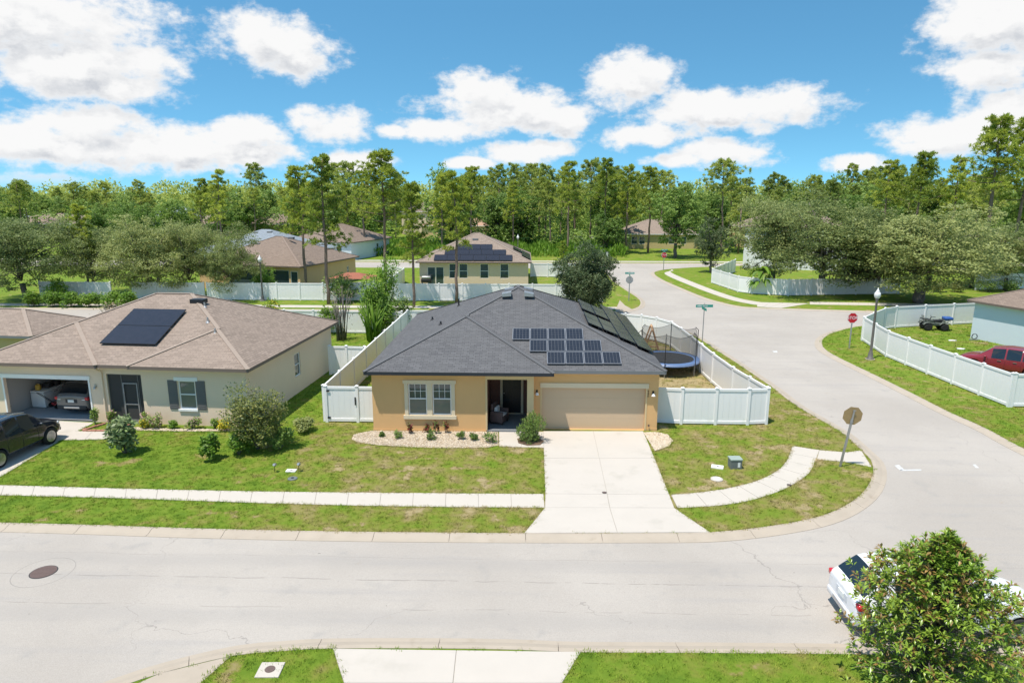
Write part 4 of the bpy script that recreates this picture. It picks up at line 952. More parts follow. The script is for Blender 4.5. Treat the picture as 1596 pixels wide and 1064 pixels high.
def oak_proto(h, r, n, seed, leaf=.16, m='leaf_oak', trunk_h=.22, bark='bark_oak', flat=.62, moss=False, up=.3, twin=False):
    random.seed(seed); tr = MB(); lobes = []
    th = h * trunk_h; base = Vector((0, 0, -.05)); fork = Vector((random.uniform(-.2, .2), random.uniform(-.2, .2), th))
    limb(tr, base, fork, .030 * h, .024 * h, 0, 4, 9)
    if twin: limb(tr, base + Vector((.1, 0, 0)), fork + Vector((1.2, .2, .5)), .024 * h, .018 * h, -.1, 4, 8)
    nl = 42; cz = th + (h - th) * .45; rz = (h - th) * .56
    for i in range(nl):
        t = (i + .5) / nl; ph = math.acos(1 - 2 * t); a = i * 2.39996 + random.uniform(-.3, .3); q = random.uniform(.55, 1.04) if i % 3 else random.uniform(.15, .5)
        d = Vector((math.sin(ph) * math.cos(a), math.sin(ph) * math.sin(a), math.cos(ph)))
        c = Vector((d.x * r * q, d.y * r * q, cz + d.z * rz * q)); s = r * random.uniform(.17, .36)
        if c.z - s * .6 < th * .6: c.z = th * .6 + s * .6
        lobes.append((c.x, c.y, c.z, s, s, s * flat * 1.15))
        if i % 2 == 0: limb(tr, fork.lerp(Vector((0, 0, cz)), random.uniform(0, .6)), c, .010 * h, .003 * h, .06, 4, 5)
    trunk = tr.mesh('trunk', bark, True); cr = crown_lobes(lobes, n, leaf, m=m, up=up, clump=24)
    return trunk, cr, lobes
def pine_proto(h, seed, n_limb=30, lo=.45, spread=.17, m='leaf_pine', per=12, needle=.44, nn=26, wid=.085):
    random.seed(seed); rg = np.random.default_rng(seed); tr = MB(); pts = [Vector((0, 0, -.1))]; wx = wy = 0
    for i in range(1, 11):
        wx += random.gauss(0, .006) * h; wy += random.gauss(0, .006) * h; pts.append(Vector((wx, wy, h * .97 * i / 10)))
    tr.tube(pts, [.0115 * h * (1 - .85 * (i / 10) ** 1.3) + .02 for i in range(11)], 8)
    def at(t): i = min(9, int(t * 10)); return pts[i].lerp(pts[i + 1], t * 10 - i)
    C, D = [], []
    for i in range(n_limb):
        t = lo + (1 - lo) * ((i + random.random()) / n_limb) ** .85; t = min(t, .985); k = (t - lo) / (1 - lo)
        L = h * spread * (1.15 - .85 * k ** 1.6) * random.uniform(.55, 1.1); a = i * 2.4 + random.uniform(-.5, .5); rise = random.uniform(.05, .5) + .5 * k
        p0 = at(t); p1 = p0 + Vector((math.cos(a) * L, math.sin(a) * L, L * rise * .6))
        limb(tr, p0, p1, .0032 * h * (1.2 - k), .0012 * h, -.05, 3, 4, .05)
        for j in range(per):
            q = random.uniform(.35, 1.05); p = p0.lerp(p1, q); s = L * .34
            c = p + Vector((random.gauss(0, s * .55), random.gauss(0, s * .55), random.gauss(.05, s * .28))); C.append(tuple(c)); d = (p1 - p0).normalized() * .6 + Vector((0, 0, .8)); D.append(tuple(d))
    C = np.array(C); D = np.array(D); n = len(C); o = rg.normal(size=(n, nn, 3)); o /= np.linalg.norm(o, axis=2, keepdims=True); dirs = o + D[:, None, :] * .75; dirs /= np.linalg.norm(dirs, axis=2, keepdims=True)
    ln = needle * rg.uniform(.6, 1.2, (n, nn, 1)); a = C[:, None, :] + dirs * .03; b = C[:, None, :] + dirs * ln
    u = np.cross(dirs, rg.normal(size=(n, nn, 3)) * .5 + np.array([-.15, -.2, .9])); u /= np.linalg.norm(u, axis=2, keepdims=True); w = wid
    mid = a * .45 + b * .55
    V = np.stack([a, mid + u * w * .5, b, mid - u * w * .5], axis=2).reshape(-1, 3); Fc = np.arange(len(V)).reshape(-1, 4)
    return tr.mesh('trunk', 'bark_pine', True), fast_mesh('crown', V, Fc, m)
def tree(name, label, proto, x, y, scale=1.0, rot=None, group=None, sz=None, z=0.0):
    o = thing(name, label, 'tree', (x, y, z), random.uniform(0, 6.28) if rot is None else rot, group); s = scale
    o.scale = (s, s, sz or s)
    link('trunk', proto[0], o); link('crown', proto[1], o); return o
pines = [pine_proto(16, 11 + i, 30 + 3 * i, lo, sp) for i, (lo, sp) in enumerate(((.42, .15), (.5, .17), (.36, .15), (.55, .18)))]
pines_far = [pine_proto(17, 31 + i, 26, lo, sp, 'leaf_pine_far', 11, .62, 18, .15) for i, (lo, sp) in enumerate(((.45, .19), (.58, .23), (.40, .18), (.5, .22), (.64, .24)))]
oaks = [oak_proto(8.6, 4.3, 32000, 51, .17, trunk_h=.20), oak_proto(8.4, 4.6, 32000, 52, .17, trunk_h=.20), oak_proto(8.8, 4.2, 32000, 53, .17, twin=True, trunk_h=.21)]
woods = [oak_proto(11, 4.4, 12000, 61 + i, .36, 'leaf_wood', .2, flat=.8) for i in range(3)]
denset = oak_proto(5.6, 3.1, 46000, 81, .17, 'leaf_dark', .12, flat=1.0)
darkt = oak_proto(6.5, 2.5, 13000, 71, .18, 'leaf_dark', .22, flat=.9)

# individually placed trees (surveyed foot, height from the tops)
def foot(px, py): return G(px, py)
def pine_at(label, px, py, topy, i, group=None, Y=None):
    p = foot(px, py); hh = HC - (topy - 300) / F * p.y; return tree('pine_tree', label, pines[i % 4], p.x, p.y, hh / 16.0, None, group)
pine_at('slender pine in the tan house yard behind the white fence', 476, 457, 262, 1)
pine_at('tall pine on the back lawn left of the round shrub', 512, 474, 243, 2)
pine_at('tallest pine at the back lawn fence with bare lower trunk', 602, 472, 239, 3)
pine_at('lower bushy pine on the back lawn, left of the pale house', 645, 479, 284, 2)
pine_at('thin pine standing before the pale house windows', 711, 473.5, 266, 0)
pine_at('young pine sapling right of the pale house beside oak', 877, 452, 372, 0)
pine_at('young bushy pine rising between the left oaks', 140, 462, 318, 2)
pine_at('tall pine left of the two at right picture edge', 1527, 432, 190, 3); pine_at('tall pine right of the other edge pine', 1572, 430, 192, 1); pine_at('tall pine cut by the right picture edge', 1600, 428, 205, 2)
pine_at('broad pine behind the right oaks with flat crown', 1420, 415, 240, 3); pine_at('second broad pine behind the right oaks', 1372, 412, 252, 1)
pine_at('pine behind the right oaks nearest the tall edge pines', 1475, 416, 246, 0)
for i, (px, py, ty, lab) in enumerate(((350, 410, 265, 'pine left of the grey blue roof, tallest of its pair'), (322, 408, 280, 'pine left of the grey blue roof, shorter of its pair'), (690, 398, 270, 'pine behind the pale house chimney side'), (735, 396, 262, 'pine rising directly behind pale house roof'), (885, 398, 252, 'pine beside the far lamp post'), (940, 394, 250, 'pine with dark trunk beside the yard of tall grass'), (975, 396, 258, 'pine in front of the beige roadside house'), (1010, 394, 262, 'vine clad pine by the beige roadside house'), (800, 392, 282, 'pine left of the far lamp post'), (570, 400, 268, 'pine right of the pale blue house'), (545, 396, 285, 'short pine behind the pale blue house roof'))):
    pine_at(lab, px, py, ty, i)
def oak_at(label, px, py, topy, proto, w=None, name='oak_tree', rot=None):
    p = foot(px, py); hh = HC - (topy - 300) / F * p.y; h0 = {'d': 6.5, 'w': 11}.get(proto[1], 8.6); pr = {'o': oaks, 'w': woods}.get(proto[0], None); pr = pr[proto[2]] if pr else darkt
    s = hh / h0; o = tree(name, label, pr, p.x, p.y, s, rot)
    if w: o.scale = (w / 8.8, w / 8.8, s)
    return o
oak_at('grey green oak farthest left, cut by the picture edge', 40, 468, 333, ('o', 'o', 0), 10.5); oak_at('grey green oak second from left above the hedge', 150, 461, 345, ('o', 'o', 1), 8.0)
oak_at('large grey green oak behind the tan hip roof', 232, 466, 336, ('o', 'o', 2), 9.0); oak_at('grey green oak right of the big one behind tan roof', 298, 464, 343, ('o', 'o', 0), 7.6); oak_at('rightmost grey green oak of the left row, by the lamp', 362, 467, 352, ('o', 'o', 1), 6.2)
oak_at('big spreading oak with moss before the white fence', 1285, 459, 303, ('o', 'o', 1), 15.0); oak_at('broad oak with forked trunk behind the quad bike fence', 1430, 472, 318, ('o', 'o', 2), 15.0)
oak_at('oak at the right picture edge behind the hedge', 1566, 452, 352, ('o', 'o', 0), 8.0); oak_at('oak between the forked oak and the edge oak', 1512, 448, 335, ('o', 'o', 1), 8.5); oak_at('oak hidden behind the mossy oak against the white house', 1204, 450, 306, ('o', 'o', 0), 10.0)
oak_at('oak filling the gap between the two great right oaks', 1352, 452, 322, ('o', 'o', 2), 9.5)
p = foot(913, 489); tree('oak_tree', 'dense round green oak just behind the charcoal roof', denset, p.x, p.y, 1.0)
oak_at('dark pyramid shaped tree at the corner of the white fence', 1107, 425, 338, ('d', 'd', 0), 7.6, 'shade_tree')
oak_at('dark leafy tree behind the far stop sign', 1052, 402, 285, ('w', 'w', 0), 8.8, 'broadleaf_tree'); oak_at('leafy tree right of the far lamp post', 812, 388, 305, ('w', 'w', 1), 9.5, 'broadleaf_tree'); oak_at('bright leafy tree before the beige roadside house', 945, 397, 335, ('w', 'w', 2), 6.0, 'broadleaf_tree')
oak_at('large leafy tree left of far lamp, darker of the pair', 775, 386, 300, ('w', 'w', 0), 9, 'broadleaf_tree')
# moss hanging from the big oak
p = foot(1300, 459); ms = thing('hanging_moss', 'grey brown moss hanging from the big oak limb', 'moss', (p.x, p.y, 0)); n = 2600
Pm = np.column_stack([RNG.normal(2.6, 1.5, n), RNG.normal(-.6, .5, n), 2.1 + RNG.random(n) * 1.7 - np.abs(RNG.normal(0, .25, n))]); V, Fc = leaf_quads(Pm, np.tile([0, 0, 1.0], (n, 1)) + RNG.normal(0, .08, (n, 3)), .7, .09); link('moss_strands', fast_mesh('moss_strands', V, Fc, 'leaf_moss'), ms)

# the pine wood beyond the third street
random.seed(99)
k = 0
rows = [(131, 9.0), (139, 7.5), (148, 7.0), (158, 6.8), (170, 6.8), (184, 6.8), (200, 7.0)]
def in_house(x, y):
    for (x0, x1, y0, y1) in ((17, 36, 130, 153), (43, 60, 130, 152), (-28, -9, 158, 182), (-36, -21, 178, 198), (-60, -24, 90, 131)):
        if x0 < x < x1 and y0 < y < y1: return True
    return False
for ri, (Y, st) in enumerate(rows):
    half = Y * .80 + 6; x = -half
    while x < half:
        xx = x + random.uniform(-.38, .38) * st; yy = Y + random.uniform(-4, 4); x += st
        gap = (xx < -Y * .13 and Y < 165) or (-Y * .1 < xx < 0 and Y < 150)     # the houses on the left stand before the wood
        if in_house(xx, yy) or gap and random.random() < .85: continue
        vx = np.array([xx, yy, 0]) - CAMP; pxx = 798 + F * float(vx @ rt) / float(vx @ fwd)
        if not -50 < pxx < 1650: continue
        zone = 'above the left oak row' if pxx < 330 else 'behind the tan and blue houses' if pxx < 600 else 'behind the pale house' if pxx < 870 else 'behind the far stop sign' if pxx < 1130 else 'above the big right oaks'
        row = 'front' if ri < 2 else 'middle' if ri < 4 else 'back'
        left = xx < -Y * .42
        hgt = (random.choice((9.5, 11.5, 12.8, 13.8, 14.8, 16.8)) + random.uniform(-.8, .8) if not left else random.uniform(9.5, 13.5)) + (Y - 132) * .02
        if random.random() < (.68 if not left else .3):
            tree('pine_tree', ('tall' if hgt > 13.4 else 'shorter') + ' thin pine in the ' + row + ' rows of the wood ' + zone, pines_far[random.randrange(5)], xx, yy, hgt / 17, None, 'pines of the far wood')
        else:
            tree('broadleaf_tree', 'rounded leafy tree in the ' + row + ' rows of the wood ' + zone, woods[random.randrange(3)], xx, yy, hgt * random.uniform(.62, .9) / 11, None, 'leafy trees of the far wood')
        k += 1
# understorey and the far mass of the wood
def mass(name, cells, size, m, label):
    lob = []
    for (x, y, r, h) in cells: lob.append((x, y, h * .5, r, r, h * .55))
    me = crown_lobes(lob, 700 * len(cells), size, .6, .75, .4, name, m); o = link(name, me); tag(o, label, None, None, 'stuff'); return o
cells = []
for Y, st, h in ((136, 5, 4.0), (150, 5.5, 5.5), (172, 6, 8), (195, 6.5, 10)):
    x = -Y * .85
    while x < Y * .85:
        xx = x + random.uniform(-2, 2); x += st
        if in_house(xx, Y) or (Y < 165 and xx < -Y * .14) or (Y < 160 and in_house(xx, Y + 12)): continue
        cells.append((xx, Y + random.uniform(-3, 3), random.uniform(2.2, 4.2), h * random.uniform(.5, 1.2)))
mass('undergrowth', cells, .55, 'leaf_wood', 'dense green undergrowth of the far wood')
cells = []
for Y in (222, 240, 265):
    x = -Y * .9
    while x < Y * .9:
        cells.append((x + random.uniform(-3, 3), Y + random.uniform(-6, 6), random.uniform(4, 7), random.uniform(9.5, 14.0) + (Y - 222) * .03)); x += 6.5
mass('distant_wood', cells, .95, 'leaf_pine_far', 'far tree line closing the horizon')
# tall weeds along the far side of the third street
n = 26000; xs = RNG.uniform(-30, 17, n); ys = 119 + RNG.random(n) ** .8 * 24; hz = RNG.random(n) * (1.4 + .8 * np.sin(xs * .7) ** 2)
V, Fc = leaf_quads(np.column_stack([xs, ys, hz]), np.column_stack([RNG.normal(0, .3, n), RNG.normal(0, .3, n), np.ones(n)]), .75, .28); tag(link('tall_weeds', fast_mesh('tall_weeds', V, Fc, 'leaf_bright')), 'tall green weeds beyond the third street', None, None, 'stuff')

# ------------------------------------------------------------------ shrubs and garden plants
def shrub(name, label, x, y, rx, h, n, leaf, m, stems=4, group=None, aspect=.5, z=0.0, up=.3, rz=None, cat='shrub', seed=None, lift=.12):
    sd_ = seed or random.randrange(9999); random.seed(sd_); o = thing(name, label, cat, (x, y, z), 0, group); lob = []; tr = MB()
    for i in range(max(5, stems * 3)):
        a = i * 2.4; q = random.uniform(.1, .68); zz = h * random.uniform(lift + .15, .78); s = random.uniform(.28, .46)
        lob.append((math.cos(a) * rx * q, math.sin(a) * rx * q, zz, rx * s, rx * s, h * s * .62))
    for i in range(stems):
        c = lob[i]; limb(tr, (random.uniform(-.05, .05), random.uniform(-.05, .05), -.03), c[:3], .022 * h / 2 + .008, .006, 0, 3, 5)
    tr.build('stem', 'bark_oak', o, True)
    mats_ = m if isinstance(m, (list, tuple)) else [m]
    me = crown_lobes(lob, n, leaf, aspect, .35, up, 'foliage', mats_[0], 14 if n > 1500 else 0)
    if len(mats_) > 1:
        for mm in mats_[1:]: me.materials.append(MT(mm))
        idx = RNG.choice(len(mats_), size=len(me.polygons), p=[.72] + [.28 / (len(mats_) - 1)] * (len(mats_) - 1)); me.polygons.foreach_set('material_index', idx.astype(np.int32))
    f = link('foliage', me, o); f['kind'] = 'stuff'; return o
def P2(px, py): g = G(px, py); return g.x, g.y
shrub('shrub', 'variegated leafy shrub on the lawn before the screened entry', *P2(194, 707), .82, 1.85, 1300, .24, ['leaf_variegated', 'leaf_dark'], 5, aspect=.42)
shrub('shrub', 'small bright green upright shrub left of the big olive bush', *P2(329, 716), .52, 1.35, 900, .17, ['leaf_bright', 'leaf_wood'], 4)
shrub('shrub', 'big olive green bush on the lawn near the lot line', *P2(402, 700), 1.5, 2.75, 9000, .11, ['leaf_olive', 'leaf_dark'], 8)
shrub('shrub', 'bright green creeper at the left foot of the olive bush', *P2(372, 708), .6, 1.1, 800, .16, ['leaf_bright', 'leaf_wood'], 4)
shrub('shrub', 'low dark green shrub at the right foot of the olive bush', *P2(436, 700), .75, 1.0, 1400, .12, 'leaf_wood', 4)
shrub('shrub', 'low grey green shrub right of the olive bush by the gate', *P2(474, 673), .72, .8, 1300, .12, 'leaf_oak', 4)
shrub('shrub', 'round juniper bush beside the porch walk', *P2(827, 687), .74, 1.25, 6500, .10, ['leaf_wood', 'leaf_dark'], 6, aspect=.25, up=2.2, lift=-.1)
for i, (px, py, lab, m, r, h) in enumerate(((227, 664, 'pink flowering shrub nearest the screen entry of beige house', 'leaf_pink', .42, .75), (243, 667, 'pink flowering shrub left of the shuttered window', 'leaf_pink', .5, .8), (301, 668, 'pink flowering shrub under the shuttered window', 'leaf_pink', .42, .6), (224, 669, 'yellow flowering plant left bed of beige house', 'leaf_yellow', .3, .5), (351, 671, 'yellow flowering plant beside the big olive bush', 'leaf_yellow', .5, .65), (270, 668, 'low green plant between pink shrubs of the beige house', 'leaf_bright', .3, .4), (336, 667, 'green plant between window shrub and yellow plant', 'leaf_wood', .35, .6), (174, 660, 'pink potted plant at the screen door', 'leaf_pink', .3, .8), (148, 662, 'spiky green plant in the brick edged corner bed', 'leaf_wood', .28, 1.0), (5, 648, 'white flowering shrub at left picture edge', 'leaf_variegated', .5, .9))):
    shrub('flowering_shrub' if 'leaf_p' in m or 'yel' in m else 'garden_plant', lab, *P2(px, py), r, h, 420, .11, ['leaf_wood', m] if 'leaf_p' in m else [m, 'leaf_wood'], 3, cat='plant')
for i, (px, py, lab, r, h) in enumerate(((595, 681, 'leftmost small plant in the white gravel bed', .16, .3), (619, 683, 'second small green plant from left in gravel bed', .28, .42), (671, 685, 'third green plant in the gravel bed, below the window', .34, .5), (717, 685, 'fourth green plant in gravel bed, right of the window', .26, .45), (738, 686, 'fifth green plant in the gravel bed', .28, .4), (764, 689, 'rightmost and largest green plant in the gravel bed', .38, .5))):
    shrub('garden_plant', lab, *P2(px, py), r, h, 260, .12, ['leaf_wood', 'leaf_dark'], 3, cat='plant', aspect=.35, up=.8)
for i, (px, py, lab, h) in enumerate(((639, 676, 'dark red leaved plant left of the window centre', .75), (666, 674, 'smallest dark red leaved plant, between the two red ones', .5), (680, 676, 'tallest dark red leaved plant under the window', .9), (695, 675, 'dark red leaved plant right of the tallest one', .8))):
    shrub('red_plant', lab, *P2(px, py), .18, h * .85, 110, .17, ['leaf_red', 'leaf_wood'], 3, cat='plant', aspect=.25, up=1.2)
def stalks(name, label, x, y, n, h, spread, m, leafm=None, r=.05, cat='plant', nl=0, ls=.3):
    o = thing(name, label, cat, (x, y, 0)); mb = MB()
    for i in range(n):
        a = random.uniform(0, 6.28); d = spread * random.uniform(.1, 1); hh = h * random.uniform(.55, 1); x0, y0 = random.gauss(0, spread * .25), random.gauss(0, spread * .25)
        mb.tube([(x0, y0, -.05), (x0 + math.cos(a) * d * .4, y0 + math.sin(a) * d * .4, hh * .55), (x0 + math.cos(a) * d, y0 + math.sin(a) * d, hh)], [r, r * .85, r * .3], 6)
    mb.build('stalk', m, o, True)
    if nl:
        Pn = np.column_stack([RNG.normal(0, spread * .7, nl), RNG.normal(0, spread * .7, nl), RNG.uniform(.2, 1.0, nl) * h]); V, Fc = leaf_quads(Pn, rnd_unit(nl) + np.array([0, 0, .5]), ls, .35); link('foliage', fast_mesh('foliage', V, Fc, leafm or m), o)['kind'] = 'stuff'
    return o
stalks('candelabra_succulent', 'clump of upright green succulent stalks behind the side gate', *P2(583, 531), 26, 3.4, 1.3, 'leaf_bright', r=.09)
stalks('bare_shrub', 'bare brown twiggy shrub behind the tan roof corner', *P2(533, 530), 34, 4.2, .8, 'bark_oak', 'leaf_dead', .03, nl=120, ls=.16)
stalks('bare_shrub', 'dry brown twiggy plant behind the tan roof, left', *P2(176, 503), 22, 1.8, .8, 'bark_oak', 'leaf_dead', .025, nl=300, ls=.18)
shrub('shrub', 'round dark green shrub before the back lawn fence', -19.3, 68.6, 1.9, 2.9, 4200, .17, ['leaf_wood', 'leaf_dark'], 6)
x, y = P2(590, 520); shrub('tall_shrub', 'tall bright green feathery shrub behind the long side fence', x, y, 1.6, 4.4, 9000, .19, ['leaf_bright', 'leaf_wood'], 7); shrub('tall_shrub', 'feathery pale green sapling top above the side fence shrubs', x + .3, y + 2.2, 1.2, 6.0, 3600, .16, 'leaf_bright', 4, up=.8)
shrub('tall_shrub', 'dark leafy shrub right of the feathery one at side fence', x + 1.6, y + 1.0, 1.3, 3.0, 3600, .15, ['leaf_wood', 'leaf_dark'], 6)
shrub('shrub', 'bright green shrub left of the bare brown shrub', *P2(512, 520), .9, 2.4, 2200, .14, ['leaf_bright', 'leaf_wood'], 5)
shrub('flowering_shrub', 'yellow flowering shrub behind the tan roof slope', *P2(424, 497), .9, 1.9, 1700, .14, ['leaf_bright', 'leaf_yellow'], 5)
x, y = P2(100, 487)
for i in range(6): shrub('hedge_shrub', ['leftmost bush of the bright green hedge', 'second bush of the bright green hedge from left', 'third bush of the bright green hedge from left', 'fourth bush of the bright hedge from left', 'fifth bush of the bright hedge, beside the oak', 'rightmost bush of the bright green hedge'][i], -48.6 + i * 1.9, 64.8, 1.25, 1.6, 1500, .2, ['leaf_bright', 'leaf_wood'], 4, 'bright green hedge bushes')
shrub('palm_shrub', 'arching bright palm shrub behind the green hedge', *P2(92, 470), 1.3, 2.4, 700, .7, 'leaf_bright', 4, aspect=.12)
shrub('palm_shrub', 'weeping bright green shrub at the tan house lanai', -29.2, 73.4, 1.6, 2.9, 2600, .5, 'leaf_bright', 5, aspect=.1)
def banana(label, x, y, h, n, L):
    o = thing('banana_plant', label, 'plant', (x, y, 0)); mb = MB()
    for i in range(4): mb.tube([(random.gauss(0, .2), random.gauss(0, .2), -.05), (random.gauss(0, .3), random.gauss(0, .3), h * .75)], [.10, .06], 7)
    mb.build('stem', 'bark_oak', o, True)
    for i in range(n):
        a = i * 2.4; z0 = h * random.uniform(.25, .85); d = Vector((math.cos(a), math.sin(a), 0)); s = Vector((-d.y, d.x, 0)); vs, fs = [], []
        for j in range(6):
            t = j / 5; c = d * (L * t) + Vector((0, 0, z0 + L * (.75 * t - 1.15 * t * t))); w = .17 * math.sin(math.pi * min(1, t * .9 + .08)) * L
            vs += [c - s * w + Vector((0, 0, .06)), c, c + s * w + Vector((0, 0, .06))]
            if j: q = j * 3; fs += [(q - 3, q, q + 1, q - 2), (q - 2, q + 1, q + 2, q - 1)]
        MB().add(vs, fs).build('leaf', 'leaf_bright' if i % 3 else 'leaf_wood', o)
banana('large leaved banana plant at the white fence corner', *P2(1184, 458), 3.4, 34, 1.5)
for i, (px, py, r, h, lab) in enumerate(((1462, 455, .9, 1.2, 'small reddish bush left of the hedge at right fence'), (1491, 455, 1.2, 1.4, 'round olive bush left of the hedge at right fence'), (1540, 455, 1.4, 1.5, 'clipped dark green hedge bush, left one by edge oak'), (1575, 455, 1.4, 1.5, 'clipped dark green hedge bush, right one by edge oak'))): shrub('shrub', lab, *P2(px, py), r, h, 1300, .16, ['leaf_olive', 'leaf_oak'] if i < 2 else ['leaf_wood', 'leaf_dark'], 4)

# foreground magnolia with glossy whorled leaves
def magnolia():
    x, y = 8.62, 13.05; o = thing('magnolia_tree', 'glossy leaved magnolia in the foreground hiding the white car', 'tree', (x, y, 0)); random.seed(5); tr = MB(); tips = []
    H = 4.05
    tr.tube([(0, 0, -.1), (.03, .02, .6), (0, .05, 1.6), (.05, 0, 3.8)], [.07, .06, .045, .012], 8)
    for i in range(1900):
        t = random.random() ** .8; z = .35 + t * (H - .35) + (.16 if i % 13 == 0 else 0); k = t; a = i * 2.39996
        lump = .78 + .24 * math.sin(a * 3 + k * 9) * math.sin(k * 15 + a) + (.16 if i % 17 == 0 else 0); env = 2.4 * max(.02, 1 - (abs(k - .36) / .66) ** 1.8) * lump if k > .36 else 2.4 * (.75 + .25 * k / .36) * lump
        if k < .12: env *= .7
        q = random.random() ** .45; p = Vector((math.cos(a) * env * q, math.sin(a) * env * q, z + .12 * (1 - q))); tips.append((p, q))
        if i % 3 == 0: limb(tr, (p.x * .08, p.y * .08, max(.3, z - .35 - q * .5)), p, .014, .005, .05, 3, 4)
    tr.build('trunk', 'bark_oak', o, True)
    V, Fc, Mi = [], [], []
    for (p, q) in tips:
        d0 = Vector((p.x, p.y, .9 + .4 * random.random())).normalized(); nL = random.randint(11, 17); rust = random.random() < (.40 if q > .75 else .08)
        e1 = d0.orthogonal().normalized(); e2 = d0.cross(e1)
        for j in range(nL):
            a = j * 2.4 + random.uniform(-.3, .3); op = random.uniform(.35, 1.5) if j < nL - 4 else random.uniform(.1, .5); dr = (d0 * math.cos(op) + (e1 * math.cos(a) + e2 * math.sin(a)) * math.sin(op)).normalized()
            b = p + dr * .015 - d0 * (random.random() * .14); L = random.uniform(.07, .165) * (.7 if j >= nL - 4 else 1); w = L * .19
            sd_ = dr.cross(Vector((0, 0, 1)));
            if sd_.length < .1: sd_ = e1
            sd_.normalize(); nn = sd_.cross(dr); m1 = b + dr * L * .5; o0 = len(V)
            V += [tuple(b), tuple(m1 + sd_ * w + nn * w * .35), tuple(b + dr * L - nn * L * .12), tuple(m1 - sd_ * w + nn * w * .35), tuple(m1)]
            Fc += [(o0, o0 + 4, o0 + 1), (o0 + 4, o0 + 2, o0 + 1), (o0, o0 + 3, o0 + 4), (o0 + 4, o0 + 3, o0 + 2)]
            mi = 1 if (rust and (j >= nL - 6 or random.random() < .4)) or random.random() < .05 else 0; Mi += [mi] * 4
    f = link('foliage', fast_mesh('foliage', V, Fc, ['leaf_magnolia', 'leaf_rust'], Mi), o); f['kind'] = 'stuff'
magnolia()

# ------------------------------------------------------------------ beds, stones and grass blades
def stones(name, label, poly, n, size, m):
    poly = [Vector(p) for p in poly]; xs = [p.x for p in poly]; ys = [p.y for p in poly]; base = flat(name + '_base', [tuple(p) for p in poly], .010, 'dirt', -.02); PAVED.append([tuple(p) for p in poly])
    pts = RNG.uniform((min(xs), min(ys)), (max(xs), max(ys)), (n * 2, 2)); pts = pts[inside(pts, poly)][:n]; n = len(pts)
    oct_ = np.array([(1, 0, 0), (0, 1, 0), (-1, 0, 0), (0, -1, 0), (0, 0, 1), (0, 0, -.4)], float); fc = np.array([(0, 1, 4), (1, 2, 4), (2, 3, 4), (3, 0, 4), (1, 0, 5), (2, 1, 5), (3, 2, 5), (0, 3, 5)])
    s = size * RNG.uniform(.5, 1.3, (n, 1, 1)); a = RNG.uniform(0, 6.28, n); c, q = np.cos(a), np.sin(a); v = np.tile(oct_, (n, 1, 1)) * np.column_stack([RNG.uniform(.7, 1.2, n), RNG.uniform(.6, 1, n), RNG.uniform(.4, .7, n)])[:, None, :] * s
    vx = v[..., 0] * c[:, None] - v[..., 1] * q[:, None]; vy = v[..., 0] * q[:, None] + v[..., 1] * c[:, None]
    V = np.stack([vx + pts[:, :1], vy + pts[:, 1:], v[..., 2] + .018], -1).reshape(-1, 3); Fc = (fc[None] + np.arange(n)[:, None, None] * 6).reshape(-1, 3)
    tag(link(name, fast_mesh(name, V, Fc, m)), label, None, None, 'stuff')
def inside(pts, poly):
    r = np.zeros(len(pts), bool); n = len(poly); x, y = pts[:, 0], pts[:, 1]
    for i in range(n):
        (x1, y1), (x2, y2) = poly[i][:2], poly[(i + 1) % n][:2]
        if y1 == y2: continue
        c = ((y1 > y) != (y2 > y)) & (x < (x2 - x1) * (y - y1) / (y2 - y1) + x1); r ^= c
    return r
mk = MATS['pebble']; nt = mk.node_tree
g_ = nt.nodes.new('ShaderNodeNewGeometry'); nt.links.new(ramp(nt, g_.outputs['Random Per Island'], [(0, (.33, .25, .17)), (.25, (.50, .40, .28)), (.7, (.59, .50, .38)), (1, (.66, .60, .51))]), nt.nodes['Principled BSDF'].inputs['Base Color'])
bed = PX([(583, 671.5), (700, 672.5), (776, 673), (777, 694), (760, 697.5), (700, 698.5), (640, 697), (590, 694), (560, 690), (548, 685), (552, 677), (570, 673)])
stones('gravel', 'white gravel bed under the front window', bed, 15000, .032, 'pebble')
bed2 = PX([(1003, 674), (1023, 673.5), (1040, 677), (1049, 687), (1043, 695), (1021, 703)]); stones('gravel', 'tan gravel patch right of driveway', bed2, 4000, .032, 'pebble')
bed3 = PX([(205, 666), (262, 668), (335, 669), (372, 668), (372, 672), (300, 672.5), (215, 671)]); stones('gravel', 'pale gravel strip along beige house', bed3, 1800, .04, 'pebble')
flat('soil', [tuple(p) for p in PX([(806, 684), (818, 681), (840, 683), (848, 688), (842, 694), (822, 695), (808, 691)])], .03, 'mulch', -.02)
